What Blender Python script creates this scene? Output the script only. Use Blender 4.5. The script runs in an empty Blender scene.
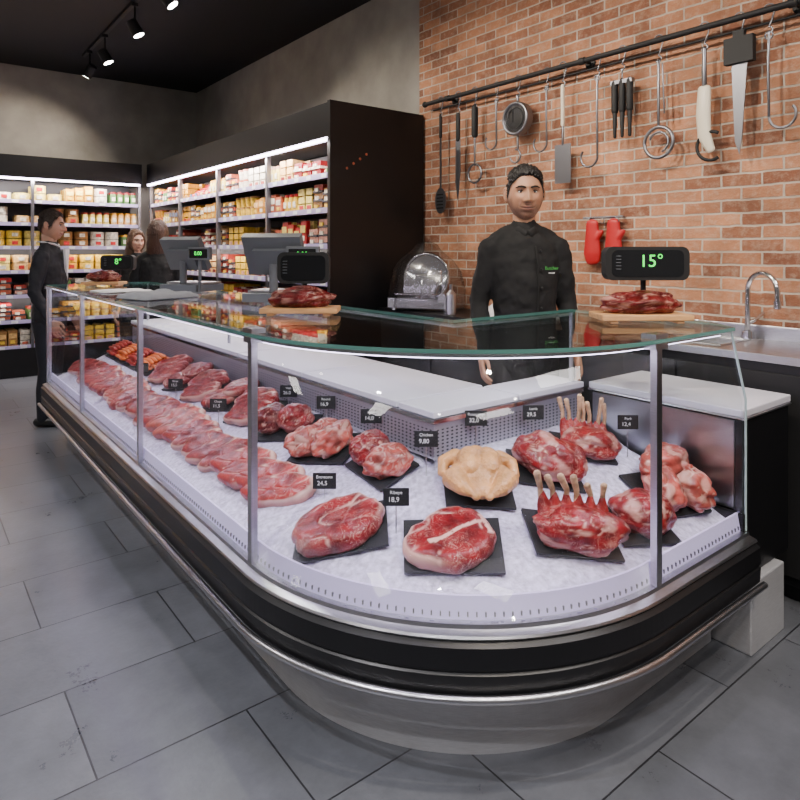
import bpy, math, random
from mathutils import Vector, Matrix, noise
random.seed(7)
R=math.radians
COL=bpy.context.scene.collection

# ---------------------------------------------------------------- materials
def nmat(name):
    m=bpy.data.materials.new(name); m.use_nodes=True
    nt=m.node_tree; b=nt.nodes['Principled BSDF']
    return m,nt,b
def mat(name,c,rough=.5,metal=0.,bump=0.,bscale=60.,var=0.,vscale=8.,emit=None,es=0.,coat=0.,sss=0.,stretch=None):
    m,nt,b=nmat(name)
    b.inputs['Base Color'].default_value=(*c,1); b.inputs['Roughness'].default_value=rough
    b.inputs['Metallic'].default_value=metal
    if coat: b.inputs['Coat Weight'].default_value=coat; b.inputs['Coat Roughness'].default_value=.12
    if sss:
        b.inputs['Subsurface Weight'].default_value=sss; b.inputs['Subsurface Radius'].default_value=(1,.3,.2); b.inputs['Subsurface Scale'].default_value=.01
    if emit: b.inputs['Emission Color'].default_value=(*emit,1); b.inputs['Emission Strength'].default_value=es
    L=nt.links
    tc=nt.nodes.new('ShaderNodeTexCoord'); mp=nt.nodes.new('ShaderNodeMapping')
    if stretch: mp.inputs['Scale'].default_value=stretch
    L.new(tc.outputs['Object'],mp.inputs['Vector'])
    if bump:
        n=nt.nodes.new('ShaderNodeTexNoise'); n.inputs['Scale'].default_value=bscale; n.inputs['Detail'].default_value=5
        bp=nt.nodes.new('ShaderNodeBump'); bp.inputs['Strength'].default_value=bump; bp.inputs['Distance'].default_value=.01
        L.new(mp.outputs[0],n.inputs['Vector']); L.new(n.outputs['Fac'],bp.inputs['Height']); L.new(bp.outputs[0],b.inputs['Normal'])
    if var:
        n=nt.nodes.new('ShaderNodeTexNoise'); n.inputs['Scale'].default_value=vscale; n.inputs['Detail'].default_value=6
        cr=nt.nodes.new('ShaderNodeValToRGB')
        cr.color_ramp.elements[0].position=.3; cr.color_ramp.elements[1].position=.7
        cr.color_ramp.elements[0].color=(*[max(0,x*(1-var)) for x in c],1); cr.color_ramp.elements[1].color=(*[min(1,x*(1+var)) for x in c],1)
        L.new(mp.outputs[0],n.inputs['Vector']); L.new(n.outputs['Fac'],cr.inputs[0]); L.new(cr.outputs[0],b.inputs['Base Color'])
    return m
def brick_mat():
    m,nt,b=nmat('brick'); L=nt.links; N=nt.nodes.new
    tc=N('ShaderNodeTexCoord'); sp=N('ShaderNodeSeparateXYZ'); cb=N('ShaderNodeCombineXYZ')
    L.new(tc.outputs['Object'],sp.inputs[0]); L.new(sp.outputs['Y'],cb.inputs['X']); L.new(sp.outputs['Z'],cb.inputs['Y'])
    nz=N('ShaderNodeTexNoise'); nz.inputs['Scale'].default_value=14; nz.inputs['Detail'].default_value=3
    L.new(cb.outputs[0],nz.inputs['Vector'])
    vm=N('ShaderNodeVectorMath'); vm.operation='MULTIPLY_ADD'; vm.inputs[1].default_value=(.012,.012,0)
    L.new(nz.outputs['Color'],vm.inputs[0]); L.new(cb.outputs[0],vm.inputs[2])
    bt=N('ShaderNodeTexBrick'); bt.inputs['Scale'].default_value=1; bt.inputs['Brick Width'].default_value=.205; bt.inputs['Row Height'].default_value=.068
    bt.inputs['Mortar Size'].default_value=.0062; bt.inputs['Mortar Smooth'].default_value=.35; bt.inputs['Bias'].default_value=-.05
    bt.inputs['Color1'].default_value=(.51,.23,.12,1); bt.inputs['Color2'].default_value=(.21,.078,.042,1); bt.inputs['Mortar'].default_value=(.52,.44,.36,1)
    L.new(vm.outputs[0],bt.inputs['Vector'])
    n2=N('ShaderNodeTexNoise'); n2.inputs['Scale'].default_value=22; n2.inputs['Detail'].default_value=8; n2.inputs['Roughness'].default_value=.7
    L.new(cb.outputs[0],n2.inputs['Vector'])
    r2=N('ShaderNodeValToRGB'); r2.color_ramp.elements[0].position=.47; r2.color_ramp.elements[1].position=.78
    r2.color_ramp.elements[1].color=(.6,.6,.6,1)
    L.new(n2.outputs['Fac'],r2.inputs[0])
    n3=N('ShaderNodeTexNoise'); n3.inputs['Scale'].default_value=5; n3.inputs['Detail'].default_value=6
    L.new(cb.outputs[0],n3.inputs['Vector'])
    mr=N('ShaderNodeMapRange'); mr.inputs['From Min'].default_value=.3; mr.inputs['From Max'].default_value=.7; mr.inputs['To Min'].default_value=.68; mr.inputs['To Max'].default_value=1.2
    L.new(n3.outputs['Fac'],mr.inputs['Value'])
    mx=N('ShaderNodeMix'); mx.data_type='RGBA'; mx.inputs['B'].default_value=(.58,.43,.32,1)
    L.new(r2.outputs[0],mx.inputs['Factor']); L.new(bt.outputs['Color'],mx.inputs['A'])
    my=N('ShaderNodeMix'); my.data_type='RGBA'; my.blend_type='MULTIPLY'; my.inputs['Factor'].default_value=1
    L.new(mx.outputs['Result'],my.inputs['A']); L.new(mr.outputs[0],my.inputs['B'])
    L.new(my.outputs['Result'],b.inputs['Base Color']); b.inputs['Roughness'].default_value=.85
    ma=N('ShaderNodeMath'); ma.operation='MULTIPLY_ADD'; ma.inputs[1].default_value=-1.2
    L.new(bt.outputs['Fac'],ma.inputs[0]); L.new(n2.outputs['Fac'],ma.inputs[2])
    bp=N('ShaderNodeBump'); bp.inputs['Strength'].default_value=.8; bp.inputs['Distance'].default_value=.016
    L.new(ma.outputs[0],bp.inputs['Height']); L.new(bp.outputs[0],b.inputs['Normal'])
    return m
def floor_mat():
    m,nt,b=nmat('floor_tile'); L=nt.links; N=nt.nodes.new
    tc=N('ShaderNodeTexCoord'); mp=N('ShaderNodeMapping'); mp.inputs['Location'].default_value=(.01,-.115,0)
    L.new(tc.outputs['Object'],mp.inputs[0])
    bt=N('ShaderNodeTexBrick'); bt.inputs['Scale'].default_value=1; bt.inputs['Brick Width'].default_value=.9; bt.inputs['Row Height'].default_value=.46
    bt.inputs['Mortar Size'].default_value=.003; bt.inputs['Mortar Smooth'].default_value=.1
    bt.inputs['Color1'].default_value=(.088,.093,.106,1); bt.inputs['Color2'].default_value=(.115,.121,.137,1); bt.inputs['Mortar'].default_value=(.022,.022,.026,1)
    L.new(mp.outputs[0],bt.inputs['Vector'])
    n=N('ShaderNodeTexNoise'); n.inputs['Scale'].default_value=3.2; n.inputs['Detail'].default_value=12; n.inputs['Roughness'].default_value=.75
    L.new(mp.outputs[0],n.inputs['Vector'])
    mr=N('ShaderNodeMapRange'); mr.inputs['From Min'].default_value=.3; mr.inputs['From Max'].default_value=.7; mr.inputs['To Min'].default_value=.75; mr.inputs['To Max'].default_value=1.3
    L.new(n.outputs['Fac'],mr.inputs['Value'])
    mx=N('ShaderNodeMix'); mx.data_type='RGBA'; mx.blend_type='MULTIPLY'; mx.inputs['Factor'].default_value=1
    L.new(bt.outputs['Color'],mx.inputs['A']); L.new(mr.outputs[0],mx.inputs['B']); L.new(mx.outputs['Result'],b.inputs['Base Color'])
    r=N('ShaderNodeMapRange'); r.inputs['To Min'].default_value=.20; r.inputs['To Max'].default_value=.40
    L.new(n.outputs['Fac'],r.inputs['Value']); L.new(r.outputs[0],b.inputs['Roughness'])
    bp=N('ShaderNodeBump'); bp.inputs['Strength'].default_value=.35; bp.inputs['Distance'].default_value=.004; bp.invert=True
    L.new(bt.outputs['Fac'],bp.inputs['Height'])
    b2=N('ShaderNodeBump'); b2.inputs['Strength'].default_value=.12; b2.inputs['Distance'].default_value=.004
    n4=N('ShaderNodeTexNoise'); n4.inputs['Scale'].default_value=60; n4.inputs['Detail'].default_value=4; L.new(mp.outputs[0],n4.inputs['Vector'])
    L.new(n4.outputs['Fac'],b2.inputs['Height']); L.new(bp.outputs[0],b2.inputs['Normal']); L.new(b2.outputs[0],b.inputs['Normal'])
    return m
def glass_mat(name,tint=(.97,.985,.98),rough=.02,mul=1.0,f0=.04):
    m=bpy.data.materials.new(name); m.use_nodes=True; nt=m.node_tree; nt.nodes.clear(); N=nt.nodes.new; L=nt.links
    o=N('ShaderNodeOutputMaterial'); t=N('ShaderNodeBsdfTransparent'); g=N('ShaderNodeBsdfGlossy'); x=N('ShaderNodeMixShader'); f=N('ShaderNodeLayerWeight')
    t.inputs[0].default_value=(*tint,1); g.inputs['Roughness'].default_value=rough; f.inputs['Blend'].default_value=.5
    pw=N('ShaderNodeMath'); pw.operation='POWER'; pw.inputs[1].default_value=5
    mm=N('ShaderNodeMath'); mm.operation='MULTIPLY_ADD'; mm.inputs[1].default_value=.9*mul; mm.inputs[2].default_value=f0*mul
    L.new(f.outputs['Facing'],pw.inputs[0]); L.new(pw.outputs[0],mm.inputs[0]); L.new(mm.outputs[0],x.inputs[0]); L.new(t.outputs[0],x.inputs[1]); L.new(g.outputs[0],x.inputs[2]); L.new(x.outputs[0],o.inputs[0])
    return m
def meat_mat(name,red,fat,marb=.5,scale=30.,rough=.32,thr=.035):
    m,nt,b=nmat(name); L=nt.links; N=nt.nodes.new
    tc=N('ShaderNodeTexCoord'); at=N('ShaderNodeAttribute'); at.attribute_name='fat'
    def vein(sc,th,st,dist):
        n1=N('ShaderNodeTexNoise'); n1.inputs['Scale'].default_value=sc; n1.inputs['Detail'].default_value=4; n1.inputs['Distortion'].default_value=dist
        L.new(tc.outputs['Object'],n1.inputs['Vector'])
        s=N('ShaderNodeMath'); s.operation='SUBTRACT'; s.inputs[1].default_value=.5; L.new(n1.outputs['Fac'],s.inputs[0])
        a=N('ShaderNodeMath'); a.operation='ABSOLUTE'; L.new(s.outputs[0],a.inputs[0])
        mr=N('ShaderNodeMapRange'); mr.inputs['From Min'].default_value=0; mr.inputs['From Max'].default_value=th; mr.inputs['To Min'].default_value=st; mr.inputs['To Max'].default_value=0
        L.new(a.outputs[0],mr.inputs['Value']); return n1.outputs['Fac'],mr.outputs[0]
    h1,v1=vein(scale,thr,marb,1.2); h2,v2=vein(scale*2.4,thr,marb*.4,.8)
    # marbling is irregular: denser in some zones, absent in others
    nd=N('ShaderNodeTexNoise'); nd.inputs['Scale'].default_value=12; L.new(tc.outputs['Object'],nd.inputs['Vector'])
    md=N('ShaderNodeMapRange'); md.inputs['From Min'].default_value=.4; md.inputs['From Max'].default_value=.6; md.inputs['To Min'].default_value=.15; md.inputs['To Max'].default_value=1.; L.new(nd.outputs['Fac'],md.inputs['Value'])
    m0=N('ShaderNodeMath'); m0.operation='MAXIMUM'; L.new(v1,m0.inputs[0]); L.new(v2,m0.inputs[1])
    mm=N('ShaderNodeMath'); mm.operation='MULTIPLY'; L.new(m0.outputs[0],mm.inputs[0]); L.new(md.outputs[0],mm.inputs[1])
    mxx=N('ShaderNodeMath'); mxx.operation='MAXIMUM'; L.new(mm.outputs[0],mxx.inputs[0]); L.new(at.outputs['Fac'],mxx.inputs[1])
    n2=N('ShaderNodeTexNoise'); n2.inputs['Scale'].default_value=18; n2.inputs['Detail'].default_value=5; L.new(tc.outputs['Object'],n2.inputs['Vector'])
    cr=N('ShaderNodeValToRGB'); cr.color_ramp.elements[0].position=.35; cr.color_ramp.elements[1].position=.68
    cr.color_ramp.elements[0].color=(*[c*.45 for c in red],1); cr.color_ramp.elements[1].color=(*[min(1,c*1.3) for c in red],1); L.new(n2.outputs['Fac'],cr.inputs[0])
    mx=N('ShaderNodeMix'); mx.data_type='RGBA'; mx.inputs['B'].default_value=(*fat,1)
    L.new(mxx.outputs[0],mx.inputs['Factor']); L.new(cr.outputs[0],mx.inputs['A']); L.new(mx.outputs['Result'],b.inputs['Base Color'])
    b.inputs['Roughness'].default_value=rough; b.inputs['Specular IOR Level'].default_value=.3
    b.inputs['Coat Weight'].default_value=.12; b.inputs['Coat Roughness'].default_value=.12
    bp=N('ShaderNodeBump'); bp.inputs['Strength'].default_value=.45; bp.inputs['Distance'].default_value=.006
    L.new(h1,bp.inputs['Height']); b2=N('ShaderNodeBump'); b2.inputs['Strength'].default_value=.3; b2.inputs['Distance'].default_value=.003
    L.new(h2,b2.inputs['Height']); L.new(bp.outputs[0],b2.inputs['Normal']); L.new(b2.outputs[0],b.inputs['Normal'])
    return m
def attr_mat(name,rough=.5):
    m,nt,b=nmat(name); at=nt.nodes.new('ShaderNodeAttribute'); at.attribute_name='col'
    nt.links.new(at.outputs['Color'],b.inputs['Base Color']); b.inputs['Roughness'].default_value=rough
    b.inputs['Subsurface Weight'].default_value=.08; b.inputs['Subsurface Scale'].default_value=.01
    return m
def perf_mat(name,dx=42.):
    m,nt,b=nmat(name); L=nt.links; N=nt.nodes.new
    tc=N('ShaderNodeTexCoord'); sp=N('ShaderNodeSeparateXYZ'); L.new(tc.outputs['Object'],sp.inputs[0])
    ad=N('ShaderNodeMath'); ad.operation='ADD'; L.new(sp.outputs['X'],ad.inputs[0]); L.new(sp.outputs['Y'],ad.inputs[1])
    def wave(o,sc):
        q=N('ShaderNodeMath'); q.operation='MULTIPLY'; q.inputs[1].default_value=sc; L.new(o,q.inputs[0])
        f=N('ShaderNodeMath'); f.operation='FRACT'; L.new(q.outputs[0],f.inputs[0])
        d=N('ShaderNodeMath'); d.operation='SUBTRACT'; d.inputs[1].default_value=.5; L.new(f.outputs[0],d.inputs[0])
        e=N('ShaderNodeMath'); e.operation='POWER'; e.inputs[1].default_value=2; L.new(d.outputs[0],e.inputs[0]); return e.outputs[0]
    a=wave(ad.outputs[0],dx); c=wave(sp.outputs['Z'],75.)
    s=N('ShaderNodeMath'); s.operation='ADD'; L.new(a,s.inputs[0]); L.new(c,s.inputs[1])
    g=N('ShaderNodeMath'); g.operation='LESS_THAN'; g.inputs[1].default_value=.06; L.new(s.outputs[0],g.inputs[0])
    z1=N('ShaderNodeMath'); z1.operation='LESS_THAN'; z1.inputs[1].default_value=.835; L.new(sp.outputs['Z'],z1.inputs[0])
    gg=N('ShaderNodeMath'); gg.operation='MULTIPLY'; L.new(g.outputs[0],gg.inputs[0]); L.new(z1.outputs[0],gg.inputs[1])
    mx=N('ShaderNodeMix'); mx.data_type='RGBA'; mx.inputs['A'].default_value=(.38,.37,.42,1); mx.inputs['B'].default_value=(.04,.04,.05,1)
    L.new(gg.outputs[0],mx.inputs['Factor']); L.new(mx.outputs['Result'],b.inputs['Base Color']); b.inputs['Metallic'].default_value=.6; b.inputs['Roughness'].default_value=.4
    return m

M_BRICK=brick_mat(); M_FLOOR=floor_mat()
M_CONC=mat('concrete_plaster',(.32,.30,.27),.9,bump=.3,bscale=12,var=.18,vscale=3.)
M_PLAS=mat('grey_plaster',(.30,.29,.28),.9,bump=.1,var=.1)
M_CEIL=mat('black_ceiling',(.008,.008,.010),.8,bump=.1)
M_BLACK=mat('black_laminate',(.004,.004,.005),.38,bump=.02)
M_BLACKM=mat('black_matte',(.007,.007,.008),.65,bump=.05)
M_STEEL=mat('brushed_steel',(.56,.56,.59),.28,1.,bump=.04,bscale=200,var=.08,vscale=30,stretch=(1,1,12))
M_PLINTH=mat('satin_steel_plinth',(.52,.52,.54),.4,.4,bump=.03,bscale=200,var=.08,vscale=30,stretch=(1,1,12))
M_STEELD=mat('dark_steel',(.22,.22,.24),.38,1.,bump=.05,bscale=80)
M_CHROME=mat('chrome',(.70,.70,.72),.15,1.,bump=.01)
M_GLASS=glass_mat('clear_glass',mul=.6)
M_GLASST=glass_mat('counter_top_glass',(.88,.95,.94),.02,.8)
M_GEDGE=mat('glass_edge_green',(.10,.26,.23),.15,coat=.5)
M_FROST=mat('frosted_plastic_painted_glow',(.66,.58,.88),.4,bump=.02,emit=(.7,.58,1.),es=.22)  # lip is no lamp: lavender LED glow put into its colour and emission
M_ICE=mat('crushed_ice',(.64,.59,.79),.25,bump=1.,bscale=55,var=.28,vscale=50)
M_WHITE=mat('white_cutting_board',(.64,.62,.69),.45,bump=.03)
M_PERF=perf_mat('perforated_steel')
M_LED=mat('led_strip',(1,1,1),.4,emit=(.82,.72,1.),es=9)
M_LEDS=mat('led_shelf',(1,1,1),.4,emit=(.88,.76,1.),es=14)
M_LAMP=mat('lamp_face',(1,1,1),.4,emit=(1,.93,.85),es=60)
M_RAILP=mat('price_rail',(.34,.29,.46),.4,emit=(.6,.5,.9),es=.15)  # purple-white shelf light on the rails painted as lavender tint and faint glow
M_SLATE=mat('slate',(.010,.011,.013),.55,bump=.4,bscale=25,var=.3,vscale=12)
M_TAG=mat('chalk_tag',(.006,.006,.007),.6,bump=.03)
M_TXT=mat('white_print',(.8,.8,.8),.6)
M_GREEN=mat('green_digits',(.05,.7,.1),.5,emit=(.06,1,.10),es=1.6)
M_LOGO=mat('green_embroidery',(.05,.34,.06),.7,bump=.1)
M_WOOD=mat('light_wood',(.58,.31,.13),.5,bump=.1,bscale=30,var=.25,vscale=10,stretch=(1,9,9))
M_BEEF=meat_mat('beef',(.225,.003,.007),(.72,.42,.34),.55,34,thr=.028)
M_PORK=meat_mat('pork',(.34,.022,.022),(.74,.48,.40),.45,22)
M_PALE=meat_mat('pale_pork',(.44,.075,.055),(.74,.48,.39),.35,14,thr=.045)
M_BEEFD=meat_mat('dark_beef',(.12,.004,.006),(.58,.30,.24),.3,24)
M_CHICK=mat('chicken_skin',(.66,.32,.11),.33,bump=.8,bscale=75,var=.32,vscale=16,coat=.3)
M_SAUS=mat('orange_sausage',(.66,.14,.025),.35,bump=.15,var=.25,vscale=20)
M_BONE=mat('bone',(.56,.36,.21),.45,bump=.2,var=.4,vscale=35)
M_HAIR=mat('black_hair',(.007,.0055,.005),.45,bump=.8,bscale=160,stretch=(1,1,.25))
M_HAIRB=mat('brown_hair',(.05,.020,.010),.4,bump=.8,bscale=120,stretch=(1,1,.15),var=.4,vscale=30)
M_SKINV=attr_mat('skin_face')
M_EYEW=mat('eye_white',(.6,.58,.55),.2); M_IRIS=mat('iris',(.02,.01,.006),.15)
M_JACK=mat('black_chef_cloth',(.0045,.0045,.005),.85,bump=.5,bscale=9,var=.2,vscale=4)
M_COAT=mat('black_coat',(.005,.005,.006),.8,bump=.3,bscale=8)
M_SUIT=mat('dark_suit',(.010,.011,.017),.75,bump=.3,bscale=8)
M_SHIRT=mat('white_shirt',(.75,.75,.78),.7,bump=.05)
M_SHOE=mat('shoe',(.01,.01,.01),.35)
M_RED=mat('red_silicone',(.45,.008,.012),.5,bump=.1)
M_GREY=mat('grey_plastic',(.15,.16,.18),.45,bump=.02)
M_SCREEN=mat('screen',(.006,.007,.009),.15,coat=.5)
M_IVORY=mat('ivory_handle',(.78,.70,.55),.4,bump=.05)
M_CLOTH=mat('cloth_grey',(.36,.38,.43),.85,bump=.5,bscale=20)
M_FILM=glass_mat('plastic_film',(.90,.90,.90),.16,1.2,.14)

# ---------------------------------------------------------------- mesh builder
class MB:
    def __init__(s): s.v=[];s.f=[];s.m=[];s.sm=[]
    def add(s,v,f,mat=0,smooth=False,M=None):
        o=len(s.v)
        s.v+= [tuple(M@Vector(p)) if M is not None else tuple(p) for p in v]
        for q in f: s.f.append([i+o for i in q]); s.m.append(mat); s.sm.append(smooth)
    def box(s,c,d,mat=0,rz=0,M=None):
        x,y,z=[k/2 for k in d]
        v=[(-x,-y,-z),(x,-y,-z),(x,y,-z),(-x,y,-z),(-x,-y,z),(x,-y,z),(x,y,z),(-x,y,z)]
        T=Matrix.Translation(c)@Matrix.Rotation(rz,4,'Z')
        if M is not None: T=M@T
        s.add(v,[(0,3,2,1),(4,5,6,7),(0,1,5,4),(1,2,6,5),(2,3,7,6),(3,0,4,7)],mat,False,T)
    def b2(s,x0,x1,y0,y1,z0,z1,mat=0): s.box(((x0+x1)/2,(y0+y1)/2,(z0+z1)/2),(abs(x1-x0),abs(y1-y0),abs(z1-z0)),mat)
    def prism(s,poly,z0,z1,mat=0,M=None,smat=None):
        n=len(poly); v=[(p[0],p[1],z0) for p in poly]+[(p[0],p[1],z1) for p in poly]
        s.add(v,[list(range(n))[::-1],list(range(n,2*n))],mat,False,M)
        s.add(v,[(i,(i+1)%n,n+(i+1)%n,n+i) for i in range(n)],mat if smat is None else smat,False,M)
    def tube(s,pts,rad,n=12,mat=0,round_=True,M=None,up=None):
        pts=[Vector(p) for p in pts]
        if not isinstance(rad,(list,tuple)): rad=[rad]*len(pts)
        rad=[(r,r) if not isinstance(r,(list,tuple)) else r for r in rad]
        if round_:
            d0=(pts[0]-pts[1]).normalized(); d1=(pts[-1]-pts[-2]).normalized(); r0=rad[0]; r1=rad[-1]
            k0=min(r0); k1=min(r1)
            P=[pts[0]+d0*k0*.95,pts[0]+d0*k0*.6]+pts+[pts[-1]+d1*k1*.6,pts[-1]+d1*k1*.95]
            Q=[(r0[0]*.35,r0[1]*.35),(r0[0]*.8,r0[1]*.8)]+rad+[(r1[0]*.8,r1[1]*.8),(r1[0]*.35,r1[1]*.35)]
            pts,rad=P,Q
        v=[];k=len(pts); a=None
        for i,p in enumerate(pts):
            t=(pts[min(i+1,k-1)]-pts[max(i-1,0)]).normalized()
            if a is None:
                ref=Vector(up) if up else (Vector((1,0,0)) if abs(t.x)<.8 else Vector((0,1,0)))
                a=(ref-t*ref.dot(t)).normalized()
            else: a=(a-t*a.dot(t)).normalized()
            b=t.cross(a)
            for j in range(n):
                th=2*math.pi*j/n; v.append(p+a*math.cos(th)*rad[i][0]+b*math.sin(th)*rad[i][1])
        f=[(i*n+j,i*n+(j+1)%n,(i+1)*n+(j+1)%n,(i+1)*n+j) for i in range(k-1) for j in range(n)]
        s.add(v,f,mat,True,M); s.add(v,[list(range(n))[::-1],list(range((k-1)*n,k*n))],mat,False,M)
    def cyl(s,p0,p1,r0,r1=None,n=16,mat=0,M=None): s.tube([p0,p1],[r0,r0 if r1 is None else r1],n,mat,False,M)
    def ell(s,c,r,mat=0,nu=16,nv=10,M=None):
        T=Matrix.Translation(c)
        if M is not None: T=M@T
        v=[(0,0,-r[2])]
        for i in range(1,nv):
            ph=-math.pi/2+math.pi*i/nv
            for j in range(nu):
                th=2*math.pi*j/nu; v.append((r[0]*math.cos(ph)*math.cos(th),r[1]*math.cos(ph)*math.sin(th),r[2]*math.sin(ph)))
        v.append((0,0,r[2])); e=len(v)-1
        f=[(0,1+(j+1)%nu,1+j) for j in range(nu)]
        f+=[(1+i*nu+j,1+i*nu+(j+1)%nu,1+(i+1)*nu+(j+1)%nu,1+(i+1)*nu+j) for i in range(nv-2) for j in range(nu)]
        f+=[(e,1+(nv-2)*nu+j,1+(nv-2)*nu+(j+1)%nu) for j in range(nu)]
        s.add(v,f,mat,True,T)
    def ring(s,c,Rr,r,normal='X',a0=0,a1=360,n=24,mat=0,M=None):
        pts=[]
        for i in range(n+1):
            t=R(a0+(a1-a0)*i/n); q=(Rr*math.cos(t),Rr*math.sin(t))
            o={'X':(0,q[0],q[1]),'Y':(q[0],0,q[1]),'Z':(q[0],q[1],0)}[normal]
            pts.append(Vector(c)+Vector(o))
        s.tube(pts,r,8,mat,False,M)
    def build(s,name,mats,parent=None,loc=(0,0,0),rot=(0,0,0),bevel=0,remesh=0,smooth=0,matrix=None,subd=0,fix=True):
        me=bpy.data.meshes.new(name); me.from_pydata(s.v,[],s.f)
        if not isinstance(mats,(list,tuple)): mats=[mats]
        for m in mats: me.materials.append(m)
        me.polygons.foreach_set('material_index',s.m); me.polygons.foreach_set('use_smooth',[bool(x) or remesh>0 for x in s.sm])
        if fix:
            import bmesh
            bm=bmesh.new(); bm.from_mesh(me); bmesh.ops.recalc_face_normals(bm,faces=bm.faces); bm.to_mesh(me); bm.free()
        me.update()
        o=bpy.data.objects.new(name,me); COL.objects.link(o)
        if parent is not None: o.parent=parent
        o.location=loc; o.rotation_euler=rot
        if matrix is not None: o.matrix_local=matrix
        if bevel:
            b=o.modifiers.new('bevel','BEVEL'); b.width=bevel; b.segments=2; b.limit_method='ANGLE'; b.angle_limit=R(40)
        if remesh:
            r=o.modifiers.new('remesh','REMESH'); r.mode='VOXEL'; r.voxel_size=remesh; r.use_smooth_shade=True
        if smooth:
            q=o.modifiers.new('smooth','SMOOTH'); q.iterations=smooth; q.factor=.5
        if subd:
            q=o.modifiers.new('sub','SUBSURF'); q.levels=subd; q.render_levels=subd
        return o
def empty(name,loc=(0,0,0),rz=0,matrix=None,scale=1):
    e=bpy.data.objects.new(name,None); COL.objects.link(e); e.empty_display_size=.1
    e.location=loc; e.rotation_euler=(0,0,rz); e.scale=(scale,)*3
    if matrix is not None: e.matrix_world=matrix
    return e
def text(body,size,M,mt,parent,name='lettering'):
    c=bpy.data.curves.new(name,'FONT'); c.body=body; c.size=size; c.align_x='CENTER'; c.align_y='CENTER'; c.extrude=.0006
    o=bpy.data.objects.new(name,c); COL.objects.link(o); c.materials.append(mt); o.parent=parent; o.matrix_local=M
    return o
FRONT=Matrix.Rotation(R(90),4,'X')
def area(name,loc,rot,sx,sy,p,col,parent=None):
    l=bpy.data.lights.new(name,'AREA'); l.shape='RECTANGLE'; l.size=sx; l.size_y=sy; l.energy=p; l.color=col
    o=bpy.data.objects.new(name,l); COL.objects.link(o); o.location=loc; o.rotation_euler=rot
    if parent: o.parent=parent
    return o
def sst(a,b_,x):
    t=min(1,max(0,(x-a)/(b_-a))); return t*t*(3-2*t)

# ---------------------------------------------------------------- room
H=3.82; XW=3.45; YB=9.3; X0=-4.0; Y0=-3.5
def wall(name,a,m):
    b=MB(); b.b2(*a); return b.build(name,m)
wall('floor',(X0,XW,Y0,YB,-.1,0),M_FLOOR)
wall('ceiling',(X0,XW,Y0,YB,H,H+.1),M_CEIL)
wall('wall_right',(XW,XW+.2,Y0,4.15,0,H),M_BRICK)
wall('wall_right_rear',(XW,XW+.2,4.15,YB+.2,0,H),M_CONC)
wall('wall_back',(X0-.2,XW,YB,YB+.2,0,H),M_CONC)
wall('wall_left',(X0-.2,X0,Y0,YB,0,H),M_PLAS)
wall('wall_front',(X0-.2,XW+.2,Y0-.2,Y0,0,H),M_PLAS)
b=MB(); b.b2(X0,X0+.015,Y0,YB,0,.1); b.build('baseboard_left',M_BLACKM)
b=MB(); b.b2(X0+.015,XW,Y0,Y0+.015,0,.1); b.build('baseboard_front',M_BLACKM)
b=MB(); b.b2(X0+.015,-2.5,YB-.015,YB,0,.1); b.build('baseboard_back',M_BLACKM)

# ---------------------------------------------------------------- display counter
cx,cy,RR=1.82,1.97,.90
XF=.92; YF=1.07; YE=5.68; XE=2.45; XI=1.56; YI=1.79
def path(dy=.3,na=28,x_end=XE,y_end=YE,a0=0,a1=90,left=True,right=True):
    P=[]
    if left:
        n=max(1,int((y_end-cy)/dy))
        for i in range(n): P.append((XF,y_end-(y_end-cy)*i/n,-1,0))
    for i in range(na+1):
        t=R(a0+(a1-a0)*i/na); P.append((cx-RR*math.cos(t),cy-RR*math.sin(t),-math.cos(t),-math.sin(t)))
    if right:
        n=max(1,int((x_end-cx)/dy))
        for i in range(1,n+1): P.append((cx+(x_end-cx)*i/n,YF,0,-1))
    return P
def sweep(b,P,prof,closed=False,mat=0,smooth=True):
    n=len(prof); v=[(x+nx*o,y+ny*o,z) for (x,y,nx,ny) in P for (o,z) in prof]
    m=n if closed else n-1
    f=[(i*n+j,i*n+(j+1)%n,(i+1)*n+(j+1)%n,(i+1)*n+j) for i in range(len(P)-1) for j in range(m)]
    b.add(v,f,mat,smooth)
    if closed: b.add(v,[list(range(n))[::-1],list(range((len(P)-1)*n,len(P)*n))],mat)
case=empty('refrigerated_meat_display_counter')
P=path()
PF=path(na=56)
b=MB(); sweep(b,PF,[(-.14,.0),(-.13,.0),(-.13,.25),(-.14,.25)],True,smooth=False); b.build('steel_plinth',M_PLINTH,case)
b=MB()
sweep(b,PF,[(-.14,.245),(.0,.272),(.035,.283),(.048,.30),(.052,.352),(.046,.357),(.046,.361),(.052,.366),(.050,.425),(.03,.438),(-.03,.438),(-.05,.30),(-.14,.26)],True,smooth=False)
b.build('black_bumper_fascia',M_BLACK,case)
b=MB(); sweep(b,PF,[(.036,.438),(.040,.444),(.036,.450),(.012,.456),(.010,.468),(-.012,.468),(-.012,.438)],True,smooth=False)
b.build('steel_rim',M_STEEL,case)
b=MB(); sweep(b,PF,[(.064+.012*math.cos(R(a)),.296+.012*math.sin(R(a))) for a in range(0,360,36)],True); b.build('steel_bumper_rail',M_STEEL,case)
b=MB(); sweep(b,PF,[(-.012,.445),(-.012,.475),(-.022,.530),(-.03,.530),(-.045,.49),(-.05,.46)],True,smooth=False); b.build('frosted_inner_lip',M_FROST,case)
b=MB()
PP=path(dy=.012,na=110)
for i in range(0,len(PP)-1,2):
    x,y,nx,ny=PP[i]; ang=math.atan2(ny,nx)
    b.box((x-nx*.0125,y-ny*.0125,.483),(.006,.004,.012),0,ang)
b.build('air_vent_slots',M_STEELD,case)
def deck_z(s): return .485+.40*min(max(s,0),.62)
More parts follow.
